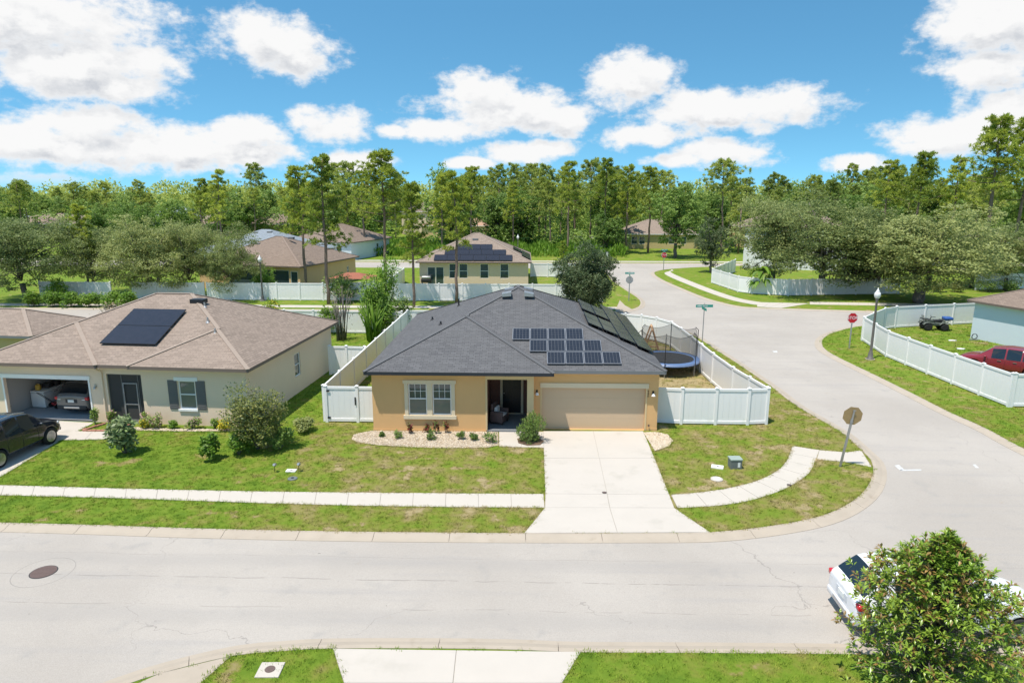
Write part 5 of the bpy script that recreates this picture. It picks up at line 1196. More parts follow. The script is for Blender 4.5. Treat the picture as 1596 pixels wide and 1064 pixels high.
# bare sand in the trampoline yard and under the oaks
def grass_field(name, polys, dens, hscale, seed, ymax=None, excl=(), collection=None, edges=()):
    rg = np.random.default_rng(seed); allp = []; probe = []
    for poly in polys:
        xs = [p[0] for p in poly]; ys = [p[1] for p in poly]; x0, x1, y0, y1 = max(-40, min(xs)), min(48, max(xs)), max(9, min(ys)), min(ymax, max(ys))
        n = int((x1 - x0) * (y1 - y0) * dens); pts = rg.uniform((x0, y0), (x1, y1), (n, 2))
        pts = pts[np.abs(pts[:, 0]) < pts[:, 1] * .82 + 2]
        ok = inside(pts, poly)
        for e_ in excl: ok &= ~inside(pts, e_)
        allp.append(pts[ok])
    for poly, side_only in edges:
        P_ = resample([Vector(q) for q in poly], .035)
        for i_ in range(len(P_) - 1):
            a_, b_ = P_[i_], P_[i_ + 1]; d_ = b_ - a_
            if d_.length < 1e-4 or not (9 < a_.y < ymax and abs(a_.x) < a_.y * .82 + 2): continue
            n_ = Vector((-d_.y, d_.x)).normalized(); probe.append((a_.x, a_.y, n_.x, n_.y))
    if edges:
        pr_ = np.array(probe); res = []
        for sg in (-1, 1):
            q_ = pr_[:, :2] + pr_[:, 2:] * (sg * .16); inn = np.zeros(len(q_), bool)
            for poly in polys: inn |= inside(q_, poly)
            for e_ in excl: inn &= ~inside(q_, e_)
            res.append(inn)
        one = res[0] ^ res[1]; sg = np.where(res[1], 1.0, -1.0); q_ = pr_[:, :2] + pr_[:, 2:] * (sg * rg.normal(.018, .035, len(pr_)))[:, None]; allp.append(q_[one & (rg.random(len(pr_)) < .75)])
    p = np.vstack(allp); me = bpy.data.meshes.new(name); me.vertices.add(len(p)); me.vertices.foreach_set('co', np.column_stack([p, np.zeros(len(p))]).astype(np.float32).ravel()); me.update()
    o = link(name, me); tag(o, 'short lawn grass blades', None, None, 'stuff')
    ng = bpy.data.node_groups.new(name, 'GeometryNodeTree'); ng.interface.new_socket('Geometry', in_out='INPUT', socket_type='NodeSocketGeometry'); ng.interface.new_socket('Geometry', in_out='OUTPUT', socket_type='NodeSocketGeometry')
    N = ng.nodes; gi = N.new('NodeGroupInput'); go_ = N.new('NodeGroupOutput'); ip = N.new('GeometryNodeInstanceOnPoints'); ci = N.new('GeometryNodeObjectInfo')
    ci.inputs['Object'].default_value = collection; ci.inputs['As Instance'].default_value = True
    rv = N.new('FunctionNodeRandomValue'); rv.data_type = 'FLOAT_VECTOR'; rv.inputs[0].default_value = (-.12, -.12, 0); rv.inputs[1].default_value = (.12, .12, 6.283)
    rs = N.new('FunctionNodeRandomValue'); rs.data_type = 'FLOAT'; rs.inputs[2].default_value = .5 * hscale; rs.inputs[3].default_value = 1.7 * hscale
    L = ng.links; L.new(gi.outputs[0], ip.inputs['Points']); L.new(ci.outputs['Geometry'], ip.inputs['Instance']); L.new(rv.outputs[0], ip.inputs['Rotation']); L.new(rs.outputs[1], ip.inputs['Scale']); L.new(ip.outputs[0], go_.inputs[0])
    md = o.modifiers.new('blades', 'NODES'); md.node_group = ng; return o
nb = 15; a = RNG.uniform(0, 6.28, nb); rr_ = RNG.uniform(0, .09, nb); bx, by = np.cos(a) * rr_, np.sin(a) * rr_; ta = RNG.uniform(0, 6.28, nb); ln = RNG.uniform(.022, .052, nb); lean = RNG.uniform(.1, .9, nb); V = []; Fc = []
for i in range(nb):
    d = Vector((math.cos(ta[i]), math.sin(ta[i]), 0)); s = Vector((-d.y, d.x, 0)) * .0055; b = Vector((bx[i], by[i], 0)); t = b + d * ln[i] * lean[i] + Vector((0, 0, ln[i])); V += [b - s, b + s, t]; Fc.append((3 * i, 3 * i + 1, 3 * i + 2))
tuft = link('grass_tuft', fast_mesh('grass_tuft', V, Fc, 'blade')); tuft.location = (-5.0, 25.0, 0.0); tuft['kind'] = 'stuff'
hse = [(-7.4, 30.3), (6.15, 30.3), (6.15, 45), (-7.4, 45)]; lhp = [(-28, 30.6), (-13.4, 30.6), (-12.4, 42.3), (-28, 43)]
EX = PAVED + [hse, lhp]
grass_field('grass', [lawn_home, lawn_near, lawn_right], 62, 1.0, 1, 36, EX, tuft, [(list(pp) + [pp[0]], 0) for pp in PAVED] + [([tuple(q) for q in front[:-2]], 0), ([tuple(q) for q in near], 0), ([tuple(q) for q in right_e[1:-1]], 0)])
grass_field('grass', [lawn_home, lawn_right], 16, 1.5, 2, 58, EX + [[(-50, 9), (60, 9), (60, 36), (-50, 36)]], tuft)

# ------------------------------------------------------------------ vehicles
def suv(name, label, x, y, rotz, Lc, Wc, Hc, paint, clad='cladding', rails=True, z=0.0, plate=True, wheel_r=.36, rake=0.0):
    """lofted body (front towards +x), glazing split off the same skin, wheels in cut arches"""
    o = thing(name, label, 'car', (x, y, z), rotz); W2 = Wc / 2; k = Lc / 4.7; hk = Hc / 1.70
    #  x, zb, zmid, zbelt, w, wbelt, zroof, wroof
    st = [(.00, .40, .70, .94, .86, .80, 1.02, .70), (.06, .30, .70, 1.00, .95, .88, 1.07, .78), (.16, .27, .68, 1.04, .985, .93, 1.13, .82), (.56, .26, .66, 1.06, 1.0, .965, 1.60, .70), (.78, .25, .66, 1.06, 1.0, .97, 1.655, .72),
          (.86, .25, .66, 1.055, 1.0, .97, 1.665, .725), (1.39, .25, .66, 1.045, 1.0, .97, 1.69, .735), (1.44, .25, .66, 1.04, 1.0, .97, 1.70, .74), (2.19, .25, .65, 1.02, 1.0, .97, 1.70, .745), (2.24, .25, .65, 1.015, 1.0, .97, 1.695, .745),
          (2.93, .25, .64, 1.0, 1.0, .965, 1.60, .715), (3.04, .25, .64, 1.0, 1.0, .96, 1.54, .715), (3.60, .25, .64, .99, .995, .93, 1.08, .80), (3.72, .25, .64, .98, .99, .92, 1.04, .78), (4.25, .26, .62, .91, .96, .86, .97, .70), (4.55, .30, .60, .80, .88, .76, .85, .60), (4.70, .42, .58, .68, .72, .60, .72, .50)]
    S = []
    for (sx, zb, zm, zt, w, wb, zr, wr) in st:
        h = [(0, zb), (w * .82, zb), (w * .97, zb + .14), (w, zm), (wb, zt), (wr, zr - .035 if zr > 1.3 else zr - .012), (wr * .72, zr + .012), (0, zr + .03)]
        S.append([Vector((sx * k - Lc / 2, u * W2, v * hk)) for u, v in h])
    m = MB(); nh = 8; ring = 2 * nh - 2
    for sec in S:
        m.v += [tuple(p) for p in sec] + [(p.x, -p.y, p.z) for p in sec[-2:0:-1]]
    GL = {4: None}
    def mi(i, j):
        jj = j if j < nh - 1 else ring - 1 - j
        if jj in (0, 1): return 2
        if jj == 4:
            if i in (5, 7, 9): return 1
            if i == 4 or i == 6 or i == 8: return 0
        if jj in (5, 6):
            if i == 2: return 3
            if i == 11: return 4
        return 0
    for i in range(len(S) - 1):
        for j in range(ring):
            m.f.append((i * ring + j, i * ring + (j + 1) % ring, (i + 1) * ring + (j + 1) % ring, (i + 1) * ring + j)); m.m.append(mi(i, j))
    m.f.append(tuple(range(ring))[::-1]); m.m.append(0); m.f.append(tuple((len(S) - 1) * ring + j for j in range(ring))); m.m.append(0)
    mats = [paint, 'car_glass', clad, 'car_glass', 'car_glass', 'plastic_black']
    me = m.mesh('body_cage', mats, True)
    cr_ = me.attributes.new('crease_edge', 'FLOAT', 'EDGE'); nS = len(S)
    for e in me.edges:
        i0, j0 = divmod(e.vertices[0], ring); i1, j1 = divmod(e.vertices[1], ring); J = lambda j: j if j < nh else ring - j
        v = 0.0
        if i0 == i1:
            if i0 in (0, nS - 1): v = .75
            elif {J(j0), J(j1)} == {4, 5} and 5 <= i0 <= 10: v = .95
            elif i0 in (2, 3, 11, 12) and min(J(j0), J(j1)) >= 5: v = .85
        elif J(j0) == J(j1):
            if J(j0) == 4: v = .85 if 4 <= min(i0, i1) <= 10 else .5
            if J(j0) == 5: v = .85 if 2 <= min(i0, i1) <= 11 else .4
            if J(j0) == 2: v = .5
        cr_.data[e.index].value = v
    tmp = link('body_cage', me); sb = tmp.modifiers.new('s', 'SUBSURF'); sb.levels = 2; sb.render_levels = 2
    wx = (.92 * k - Lc / 2, 3.78 * k - Lc / 2); cut = MB()
    for xw in wx:
        for sy in (-1, 1): cut.lathe([(wheel_r + .07, -.20), (wheel_r + .07, .40)], 26, (xw, sy * (W2 - .05), wheel_r), 'y', 5)
    cutm = cut.mesh('cutter', mats); ct = link('cutter', cutm)
    bo = tmp.modifiers.new('b', 'BOOLEAN'); bo.object = ct; bo.operation = 'DIFFERENCE'; bo.solver = 'EXACT'
    dg = bpy.context.evaluated_depsgraph_get(); ev = bpy.data.meshes.new_from_object(tmp.evaluated_get(dg))
    bpy.data.objects.remove(tmp); bpy.data.objects.remove(ct)
    bmw = bmesh.new(); bmw.from_mesh(ev)
    def split(sel, nm, mat_, off=0.0):
        b2 = bmw.copy(); b2.faces.ensure_lookup_table(); dl_ = [f for f in b2.faces if not sel(f)]; bmesh.ops.delete(b2, geom=dl_, context='FACES')
        if not b2.faces: b2.free(); return None
        mm = bpy.data.meshes.new(nm); b2.to_mesh(mm); b2.free(); mm.materials.clear()
        for q in (mat_ if isinstance(mat_, list) else [mat_]): mm.materials.append(MT(q))
        if not isinstance(mat_, list): mm.polygons.foreach_set('material_index', [0] * len(mm.polygons))
        mm.polygons.foreach_set('use_smooth', [True] * len(mm.polygons)); return link(nm, mm, o)
    body = split(lambda f: f.material_index in (0, 2, 5), 'body', mats)
    xs = [.86, 1.36, 1.46, 2.16, 2.26, 2.86]
    for sgn in (-1, 1):
        for a, b in ((.80, 1.41), (1.41, 2.21), (2.21, 2.95)):
            split(lambda f: f.material_index == 1 and f.calc_center_median().y * sgn > 0 and a * k - Lc / 2 <= f.calc_center_median().x < b * k - Lc / 2, 'side_window', 'car_glass')
    split(lambda f: f.material_index == 3, 'rear_window', 'car_glass'); split(lambda f: f.material_index == 4, 'windscreen', 'car_glass'); bmw.free()
    # door gaps as thin dark seams lying on the skin
    for xw in wx:
        for sy in (-1, 1):
            yy = sy * (W2 - .13); t = MB(); r = wheel_r
            t.lathe([(r * .62, -.105), (r * .90, -.11), (r, -.085), (r, .085), (r * .90, .11), (r * .62, .105)], 24, (0, 0, 0), 'y'); wo = link('wheel', None, o, (xw, yy, r)); t.build('tyre', 'rubber', wo, True)
            rm = MB(); rm.lathe([(r * .63, -.10), (r * .63, .10), (r * .52, .10), (r * .50, .02), (r * .50, -.10)], 20, (0, 0, 0), 'y')
            for q in range(5):
                an = q * 2 * math.pi / 5; e = sy * .085; rm.bar((math.cos(an) * .05, e, math.sin(an) * .05), (math.cos(an) * r * .60, e * 1.05, math.sin(an) * r * .60), .085, .03)
            rm.lathe([(.09, -.02), (.09, .02)], 10, (0, sy * .085, 0), 'y'); rm.lathe([(r * .66, -.012), (r * .66, .012), (r * .58, .012), (r * .58, -.012)], 24, (0, sy * .106, 0), 'y'); rm.build('rim', 'alloy', wo)
    zz = lambda v: v * hk
    for sy in (-1, 1):
        y0_, y1_ = sorted((sy * W2 * .60, sy * W2 * .985)); tl = MB(); tl.box(-.03, .17, y0_, y1_, zz(.83), zz(1.0)); tl.build('tail_light', 'tail_red', o, True, .045, loc=(-Lc / 2 + .035 * k, 0, 0))
        y0_, y1_ = sorted((sy * W2 * .62, sy * W2 * .80)); MB().box(-.038, -.028, y0_, y1_, zz(.845), zz(.885)).build('reverse_light', 'head_clear', o, False, .004, loc=(-Lc / 2 + .035 * k, 0, 0))
        b = MB(); b.ball((4.42 * k - Lc / 2, sy * W2 * .74, zz(.745)), (.18, .12, .085), 10); b.build('headlight', 'head_clear', o, True)
        b = MB(); b.ball((3.22 * k - Lc / 2, sy * (W2 * .99 + .06), zz(1.06)), (.07, .11, .08), 8); b.build('mirror', paint, o, True)
        for xh in (1.62, 2.40): MB().box(xh * k - Lc / 2, xh * k - Lc / 2 + .2, sy * (W2 * .985) - .02, sy * (W2 * .985) + .03, zz(.90), zz(.925)).build('door_handle', 'alloy' if paint != 'paint_black' else paint, o)
        for xh in (1.41, 2.21, 3.08):
            sm = MB(); sm.tube([(xh * k - Lc / 2, sy * (W2 * .995), zz(.40)), (xh * k - Lc / 2, sy * (W2 * 1.0), zz(.66)), (xh * k - Lc / 2, sy * (W2 * .972), zz(1.0))], .006, 4); sm.build('door_seam', 'plastic_black', o)
        if rails: MB().tube([(.9 * k - Lc / 2, sy * W2 * .66, zz(1.70)), (1.5 * k - Lc / 2, sy * W2 * .68, zz(1.765)), (2.3 * k - Lc / 2, sy * W2 * .68, zz(1.76)), (2.8 * k - Lc / 2, sy * W2 * .66, zz(1.66))], .018, 6).build('roof_rail', 'alloy' if paint != 'paint_black' else 'galvanised', o)
    b = MB(); b.box(-Lc / 2 - .035, -Lc / 2 + .25, -W2 * .86, W2 * .86, zz(.34), zz(.56)); b.build('bumper', paint if clad != 'cladding' else 'cladding', o, True, .05); MB().box(-Lc / 2 - .040, -Lc / 2 + .02, -W2 * .45, W2 * .45, zz(.40), zz(.50)).build('bumper_step', 'alloy', o, False, .008); MB().box(-Lc / 2 - .012, -Lc / 2 + .05, -W2 * .34, W2 * .34, zz(.69), zz(.89)).build('plate_recess', 'cladding_white' if clad != 'cladding' else 'cladding', o, False, .012); MB().tube([(.30 * k - Lc / 2 - .02, 0, zz(1.20)), (.34 * k - Lc / 2 - .02, W2 * .38, zz(1.235))], .010, 5).build('rear_wiper', 'plastic_black', o); MB().add([(1.0 * k - Lc / 2, -.02, zz(1.70)), (1.25 * k - Lc / 2, -.02, zz(1.72)), (1.02 * k - Lc / 2, 0, zz(1.79)), (1.0 * k - Lc / 2, .02, zz(1.70)), (1.25 * k - Lc / 2, .02, zz(1.72))], [(0, 1, 2), (3, 2, 4), (1, 4, 2), (0, 2, 3)]).build('antenna_fin', paint, o)
    b = MB(); b.box(Lc / 2 - .24, Lc / 2 + .03, -W2 * .74, W2 * .74, zz(.34), zz(.50)); b.build('bumper', clad, o, True, .05)
    MB().box(Lc / 2 - .10, Lc / 2 - .01, -W2 * .42, W2 * .42, zz(.56), zz(.66)).build('grille', 'plastic_black', o, bevel=.01)
    if plate: MB().box(-Lc / 2 - .035, -Lc / 2 + .02, -.16, .16, zz(.72), zz(.86)).build('number_plate', 'plate_white', o)
    return o
# black car on the neighbour's drive: nose towards the garage
fw, rw = G(76, 690), G(22, 722)
suv('parked_car', 'black off road car with roof rails on the left driveway', -22.25, 26.95, R(86), 4.5, 1.84, 1.82, 'paint_black', wheel_r=.38)
suv('parked_car', 'silver grey car parked inside the open garage', -22.75, 34.4, R(86), 4.5, 1.84, 1.66, 'paint_grey')
suv('parked_car', 'red crossover car behind the white fence at right edge', 29.75, 42.2, R(133), 4.9, 1.92, 1.72, 'paint_red', rails=False)
suv('parked_car', 'white car at the kerb half hidden by the magnolia', 10.80, 16.40, R(-1), 5.0, 1.92, 1.66, 'paint_white', 'cladding_white', rails=False, z=ZR)
# quad bike
def quad(x, y, rz):
    o = thing('quad_bike', 'camouflage quad bike with blue rear box by white fence', 'quad bike', (x, y, 0), rz)
    for sx in (-.62, .62):
        for sy in (-1, 1):
            wo = link('wheel', None, o, (sx, sy * .45, .31)); t = MB(); t.lathe([(.16, -.12), (.27, -.13), (.31, -.09), (.31, .09), (.27, .13), (.16, .12)], 16, (0, 0, 0), 'y'); t.build('tyre', 'rubber', wo, True)
            MB().lathe([(.15, -.06), (.17, .10), (.05, .06)], 10, (0, 0, 0), 'y').build('rim', 'plastic_black', wo)
            f = MB(); pts = [(sx - .42, .55), (sx - .28, .66), (sx, .71), (sx + .28, .66), (sx + .42, .52)]
            vs = [(px, sy * .28, pz + .03) for px, pz in pts] + [(px, sy * .60, pz) for px, pz in pts]; n = 5; vs += [(a, b, c - .03) for a, b, c in vs]
            fs = [(i, i + 1, n + i + 1, n + i) for i in range(n - 1)] + [(10 + i, 10 + n + i, 10 + n + i + 1, 11 + i) for i in range(n - 1)] + [(i + 5, i + 6, i + 16, i + 15) for i in range(4)] + [(i, i + 10, i + 11, i + 1) for i in range(4)]; f.add(vs, fs); f.build('fender', 'camo', o, True)
    b = MB(); b.box(-.75, .80, -.24, .24, .36, .66); b.box(.1, .72, -.2, .2, .66, .86); b.build('body', 'camo', o, True, .06)
    b = MB(); b.box(-.55, .18, -.19, .19, .70, .88); b.build('seat', 'plastic_black', o, True, .07)
    hb = MB(); hb.tube([(.42, 0, .80), (.30, 0, 1.08)], .035, 7); hb.tube([(.16, -.42, 1.14), (.26, -.2, 1.10), (.30, 0, 1.07), (.26, .2, 1.10), (.16, .42, 1.14)], .022, 6); hb.build('handlebar', 'plastic_black', o)
    for x0, x1, z in ((.45, .98, .90), (-1.0, -.45, .86)):
        r = MB()
        for q in range(5): r.tube([(x0, -.36 + q * .18, z), (x1, -.36 + q * .18, z)], .013, 5)
        for xx in (x0, x1): r.tube([(xx, -.38, z), (xx, .38, z)], .016, 5)
        for xx in (x0 + .1, x1 - .1):
            for yy in (-.25, .25): r.tube([(xx, yy, z), (xx, yy, z - .25)], .014, 5)
        r.build('rack', 'plastic_black', o)
    b = MB(); b.tube([(.98, -.34, .3), (1.0, -.34, .98), (1.0, .34, .98), (.98, .34, .3)], .02, 6); b.build('front_guard', 'plastic_black', o)
    for sy in (-.2, 0, .2): MB().tube([(.92, sy, .90), (.95, sy, 1.22)], .02, 5).build('rack_hook', 'plastic_black', o)
    MB().box(-1.25, -.62, -.36, .36, .885, 1.12).build('cargo_box', 'plastic_blue', o, True, .06)
p = G(1455, 514); quad(p.x, p.y, R(172))

# ------------------------------------------------------------------ street furniture
def octagon(r): return [(r * math.cos(math.pi / 8 + i * math.pi / 4), r * math.sin(math.pi / 8 + i * math.pi / 4)) for i in range(8)]
def flat_text(txt, parent, loc, rot, size, m, name='lettering', ext=.002):
    cu = bpy.data.curves.new(name, 'FONT'); cu.body = txt; cu.size = size; cu.align_x = 'CENTER'; cu.align_y = 'CENTER'; cu.extrude = ext
    tmp = bpy.data.objects.new(name, cu); COL.objects.link(tmp); dg = bpy.context.evaluated_depsgraph_get(); me = bpy.data.meshes.new_from_object(tmp.evaluated_get(dg)); bpy.data.objects.remove(tmp)
    me.materials.clear(); me.materials.append(MT(m)); o = link(name, me, parent, loc, rot); return o
def stop_sign(label, x, y, face, H=2.2, r=.42, lean=(0, 0), name_sign=False, back='sign_back', face_on=True):
    o = thing('stop_sign', label, 'sign', (x, y, 0), face); o.rotation_euler = (lean[0], lean[1], face)
    b = MB(); b.box(-.03, .03, .0, .035, -.1, H + r * .85); b.box(-.05, -.03, .0, .02, -.1, H); b.box(.03, .05, .0, .02, -.1, H); b.build('post', 'galvanised', o)
    pl = MB(); pl.prism(octagon(r), 0, .006); po = pl.build('plate', back, o, loc=(0, -.012, H + .1), rot=(R(90), 0, 0))
    wr_ = MB(); wr_.prism(octagon(r * .995), .0062, .0075); wr_.build('border', 'sign_white', po); MB().prism(octagon(r * .94), .0078, .009).build('face', 'sign_red', po)
    flat_text('STOP', po, (0, 0, .010), (0, 0, 0), r * .78, 'sign_white', 'lettering', .001)
    for z in (-.25, .25): MB().box(-.06, .06, .036, .05, H + .1 + z - .02, H + .1 + z + .02).build('bolt_clip', 'galvanised', o)
    if name_sign: blades(o, H + r + .30)
    return o
def blades(o, z, L=.95):
    b = MB(); b.box(-.02, .02, -.02, .02, z - .3, z + .30); b.build('bracket', 'galvanised', o)
    p1 = MB().box(-L / 2, L / 2, -.006, .006, z, z + .19).build('name_blade', 'sign_green', o)
    for sy in (-1, 1):        # small pale lettering too faint to spell out
        lt = MB(); xx = -L * .42
        for wd in (9, 5, 2):
            for q in range(wd): lt.box(xx, xx + .028, sy * .0085 - .0015, sy * .0085 + .0015, z + .055, z + .055 + random.choice((.06, .085, .06))); xx += .040
            xx += .05
        lt.build('lettering', 'sign_white', p1)
    p2 = MB().box(-.006, .006, -L * .42, L * .42, z - .21, z - .03).build('name_blade', 'sign_green', o)
p = G(1309, 727); q = G(1309, 727)
st1 = stop_sign('leaning stop sign seen from its tan back at the corner', p.x, p.y, R(178), 2.15, .40, (R(-3), R(-6)))
p = G(1323.5, 543); stop_sign('red stop sign facing the camera beside the lamp post', p.x, p.y, R(4), 2.15, .40)
p = G(1034, 421); stop_sign('far red stop sign with green name blade above', p.x, p.y, R(6), 2.1, .42, (0, 0), True)
p = G(980, 469); stop_sign('grey backed stop sign with green name blade, seen from behind', p.x, p.y, R(180), 2.1, .40, (0, 0), True, 'galvanised')
p = G(1094, 541); sp_ = thing('street_name_sign', 'green street name sign on a thin post behind the fence', 'sign', (p.x, p.y, 0), R(4)); MB().tube([(0, 0, -.1), (0, 0, 2.75)], .035, 7).build('post', 'galvanised', sp_); blades(sp_, 2.95, 1.25)
def lamp_post(label, x, y, H=4.4):
    o = thing('lamp_post', label, 'lamp post', (x, y, 0)); b = MB(); b.lathe([(.24, 0), (.24, .08), (.17, .14), (.15, .42), (.11, .52), (.085, .75), (.07, H - .55), (.09, H - .5), (.07, H - .42), (.12, H - .32), (.10, H - .28)], 14); b.build('post', 'lamp_post_paint', o, True)
    g = MB(); g.lathe([(.10, 0), (.17, .08), (.21, .22), (.19, .36), (.10, .46)], 14, (0, 0, H - .28)); g.build('globe', 'globe', o, True)
    MB().lathe([(.11, 0), (.13, .03), (.06, .10), (.03, .16), (.012, .26)], 10, (0, 0, H + .18)).build('finial', 'white_paint', o, True)
    MB().lathe([(.30, -.1), (.30, .05)], 16).build('footing', 'concrete_kerb', o)
p = G(1356, 560); lamp_post('lamp post with white acorn globe by the right fence', p.x, p.y, 4.45)
lamp_post('lamp post by the left oaks before the tan house', -27.6, 69.2, 4.3)
p = G(808, 402); lamp_post('far lamp post beyond the pale house roof', p.x, 112.5, 3.9)
p = W(948, 400, 113); b = thing('utility_marker', 'dark post with white plate beyond the third street', 'post', (p.x, 115.0, 0)); MB().box(-.28, .28, -.2, .2, -.05, 1.35).build('cabinet', 'plastic_black', b, False, .03); MB().box(-.12, .12, -.23, -.205, .5, 1.3).build('plate', 'sign_white', b)
# yard boxes and covers
p = G(1145, 728); b = thing('utility_box', 'grey green utility pedestal box on the right lawn', 'utility box', (p.x, p.y, 0), R(3)); MB().box(-.23, .23, -.2, .2, -.05, .36).build('cabinet', 'box_greygreen', b, False, .015); MB().box(-.25, .25, -.22, .22, .36, .43).build('lid', 'box_lid', b, False, .02); MB().box(.05, .15, -.206, -.198, .08, .28).build('warning_sticker', 'plate_white', b)
p = G(1118, 728); b = thing('meter_lid', 'white square meter lid on the right lawn', 'cover', (p.x, p.y, 0), R(-18)); MB().box(-.24, .24, -.17, .17, -.02, .05).build('frame', 'plastic_white', b, False, .012); MB().box(-.03, .06, -.05, .02, .05, .056).build('read_hole', 'plastic_black', b)
p = G(1117, 747); b = thing('valve_cover', 'round pale valve cover below the meter lid', 'cover', (p.x, p.y, 0)); MB().lathe([(.24, -.02), (.24, .035), (.20, .05)], 20).build('ring', 'concrete_drive', b); MB().lathe([(.15, .045), (.15, .056)], 16).build('lid', 'plastic_white', b)
for px, py, lab in ((428.5, 736, 'left of two small spotlights on the lawn'), (466, 735, 'right of two small spotlights on the lawn')):
    p = G(px, py); b = thing('garden_spotlight', lab, 'spotlight', (p.x, p.y, 0), 0, 'lawn spotlights'); MB().tube([(0, 0, -.05), (0, 0, .26)], .012, 6).build('stake', 'dark_metal', b); MB().lathe([(.05, -.06), (.075, .06), (.06, .07)], 10, (0, 0, 0), 'y').build('lamp_head', 'galvanised', b, loc=(0, 0, .33), rot=(R(-25), 0, 0))
p = G(454, 734); b = thing('meter_lid', 'grey square meter lid between the lawn spotlights', 'cover', (p.x, p.y, 0)); MB().box(-.2, .2, -.13, .13, -.02, .05).build('frame', 'plastic_white', b, False, .01); MB().box(-.04, .06, -.03, .03, .05, .056).build('read_hole', 'plastic_black', b)
p = G(456, 746); b = thing('valve_cover', 'round dark valve cover in front of lawn spotlights', 'cover', (p.x, p.y, 0)); MB().lathe([(.19, -.02), (.19, .03), (.16, .045)], 18).build('ring', 'box_greygreen', b); MB().lathe([(.06, .04), (.06, .052)], 10).build('lid', 'dark_metal', b)
p = G(68, 891, ZR); b = thing('manhole_cover', 'brown iron manhole cover in the near road', 'manhole', (p.x, p.y, ZR)); MB().lathe([(.37, -.02), (.37, .008)], 32).build('frame', 'cladding', b)
lid = MB(); lid.lathe([(.345, 0), (.345, .012)], 32); lid = lid.build('lid', 'iron_brown', b)
for i in range(-4, 5):
    h = math.sqrt(max(0, .31 ** 2 - (i * .07) ** 2)); MB().box(-h, h, i * .07 - .018, i * .07 + .018, .012, .018).build('rib', 'iron_brown', lid)
rg_ = MB(); pr_ = [(.80, -.0005), (.815, .003), (.83, -.0005)]; rg_.lathe(pr_, 40); rg_.build('sealed_ring', 'ring_seal', b)
p = G(421, 1044); b = thing('valve_cover', 'square concrete collar with brown iron cap on near lawn', 'cover', (p.x, p.y, 0), R(2)); MB().box(-.28, .28, -.26, .26, -.03, .03).build('collar', 'concrete', b, False, .01); MB().lathe([(.12, .028), (.12, .042)], 18).build('lid', 'iron_brown', b)
for px, py, lab in ((942, 768, 'small dark cover in the driveway joint'), (1230, 756, 'small dark cover set in the curved footway')):
    p = G(px, py); b = thing('valve_cover', lab, 'cover', (p.x, p.y, 0)); MB().lathe([(.09, .0), (.09, .024)], 14).build('ring', 'dark_metal', b); MB().lathe([(.06, .022), (.06, .028)], 12).build('lid', 'iron_brown', b)
# trampoline with net, wooden swing frame and tyre
def trampoline(x, y):
    o = thing('trampoline', 'round blue rimmed trampoline with net enclosure in side yard', 'trampoline', (x, y, 0)); r, z = 1.95, .82; N = 40
    mt = MB(); mt.lathe([(r * .84, z - .02), (r * .84, z)], N); mt.build('jumping_mat', 'mat_black', o); pd = MB(); pd.lathe([(r * .83, z + .012), (r * .83, z + .035), (r, z + .03), (r + .03, z - .08), (r, z - .06)], N); 
    ring = MB(); pts = [(r * math.cos(i * 2 * math.pi / N), r * math.sin(i * 2 * math.pi / N), z - .05) for i in range(N + 1)]; ring.tube(pts, .03, 6); ring.build('frame_ring', 'galvanised', o, True)
    vs, fs = [], []
    for i in range(N):
        a = 2 * math.pi * i / N
        for rr2, zz in ((r * .82, z + .02), (r * .84, z + .045), (r, z + .045), (r + .04, z - .10)): vs.append((rr2 * math.cos(a), rr2 * math.sin(a), zz))
    for i in range(N):
        for j in range(3): q, w = i * 4 + j, ((i + 1) % N) * 4 + j; fs.append((q, q + 1, w + 1, w))
    MB().add(vs, fs).build('pad', 'pad_blue', o, True)
    for i in range(6):
        a = i * math.pi / 3 + .25; c, s = math.cos(a), math.sin(a); MB().tube([(r * c, r * s, z), (r * c, r * s, .02)], .03, 7).build('leg', 'galvanised', o)
        MB().tube([((r + .06) * c, (r + .06) * s, .25), ((r + .06) * c, (r + .06) * s, 2.55), (r * .93 * c, r * .93 * s, 2.72)], .024, 7).build('net_pole', 'plastic_black', o)
    vs, fs = [], []; M_ = 36
    for i in range(M_):
        a = 2 * math.pi * i / M_ + .25; sg = .22 * abs(math.sin(3 * (a - .25))); rn = r * (.93 - .06 * abs(math.sin(3 * (a - .25))))
        vs += [(r * .86 * math.cos(a), r * .86 * math.sin(a), z + .02), (rn * math.cos(a), rn * math.sin(a), 2.66 - sg)]
    for i in range(M_): q, w = 2 * i, 2 * ((i + 1) % M_); fs.append((q, w, w + 1, q + 1))
    MB().add(vs, fs).build('net', 'net', o, True)
    e_ = MB(); e_.tube([vs[2 * (i % M_) + 1] for i in range(M_ + 1)], .012, 4); e_.build('net_hem', 'plastic_black', o)
trampoline(8.72, 42.1)
p = G(1027, 553); o = thing('swing_frame', 'wooden A shaped swing frame behind the trampoline', 'swing frame', (8.45, 46.6, 0), R(-8)); 
for y0 in (-.95, .95):
    for sx in (-1, 1): MB().bar((sx * .62, y0, 0), (sx * .05, y0, 1.85), .10).build('leg', 'wood_play', o)
    MB().bar((-.38, y0, .75), (.38, y0, .75), .07).build('brace', 'wood_play', o)
MB().bar((0, -1.1, 1.88), (0, 1.1, 1.88), .10).build('crossbeam', 'wood_play', o)
t = thing('tyre', 'old black tyre lying by the swing frame', 'tyre', (7.7, 48.6, .1)); tt = MB(); tt.tube([(.32 * math.cos(i * math.pi / 10), .32 * math.sin(i * math.pi / 10), 0) for i in range(21)], .10, 8, cap=False); tt.build('tread', 'rubber', t, True); MB().tube([(.25 * math.cos(i * math.pi / 10), .25 * math.sin(i * math.pi / 10), 0) for i in range(21)], .06, 6, cap=False).build('bead', 'plastic_black', t, True)
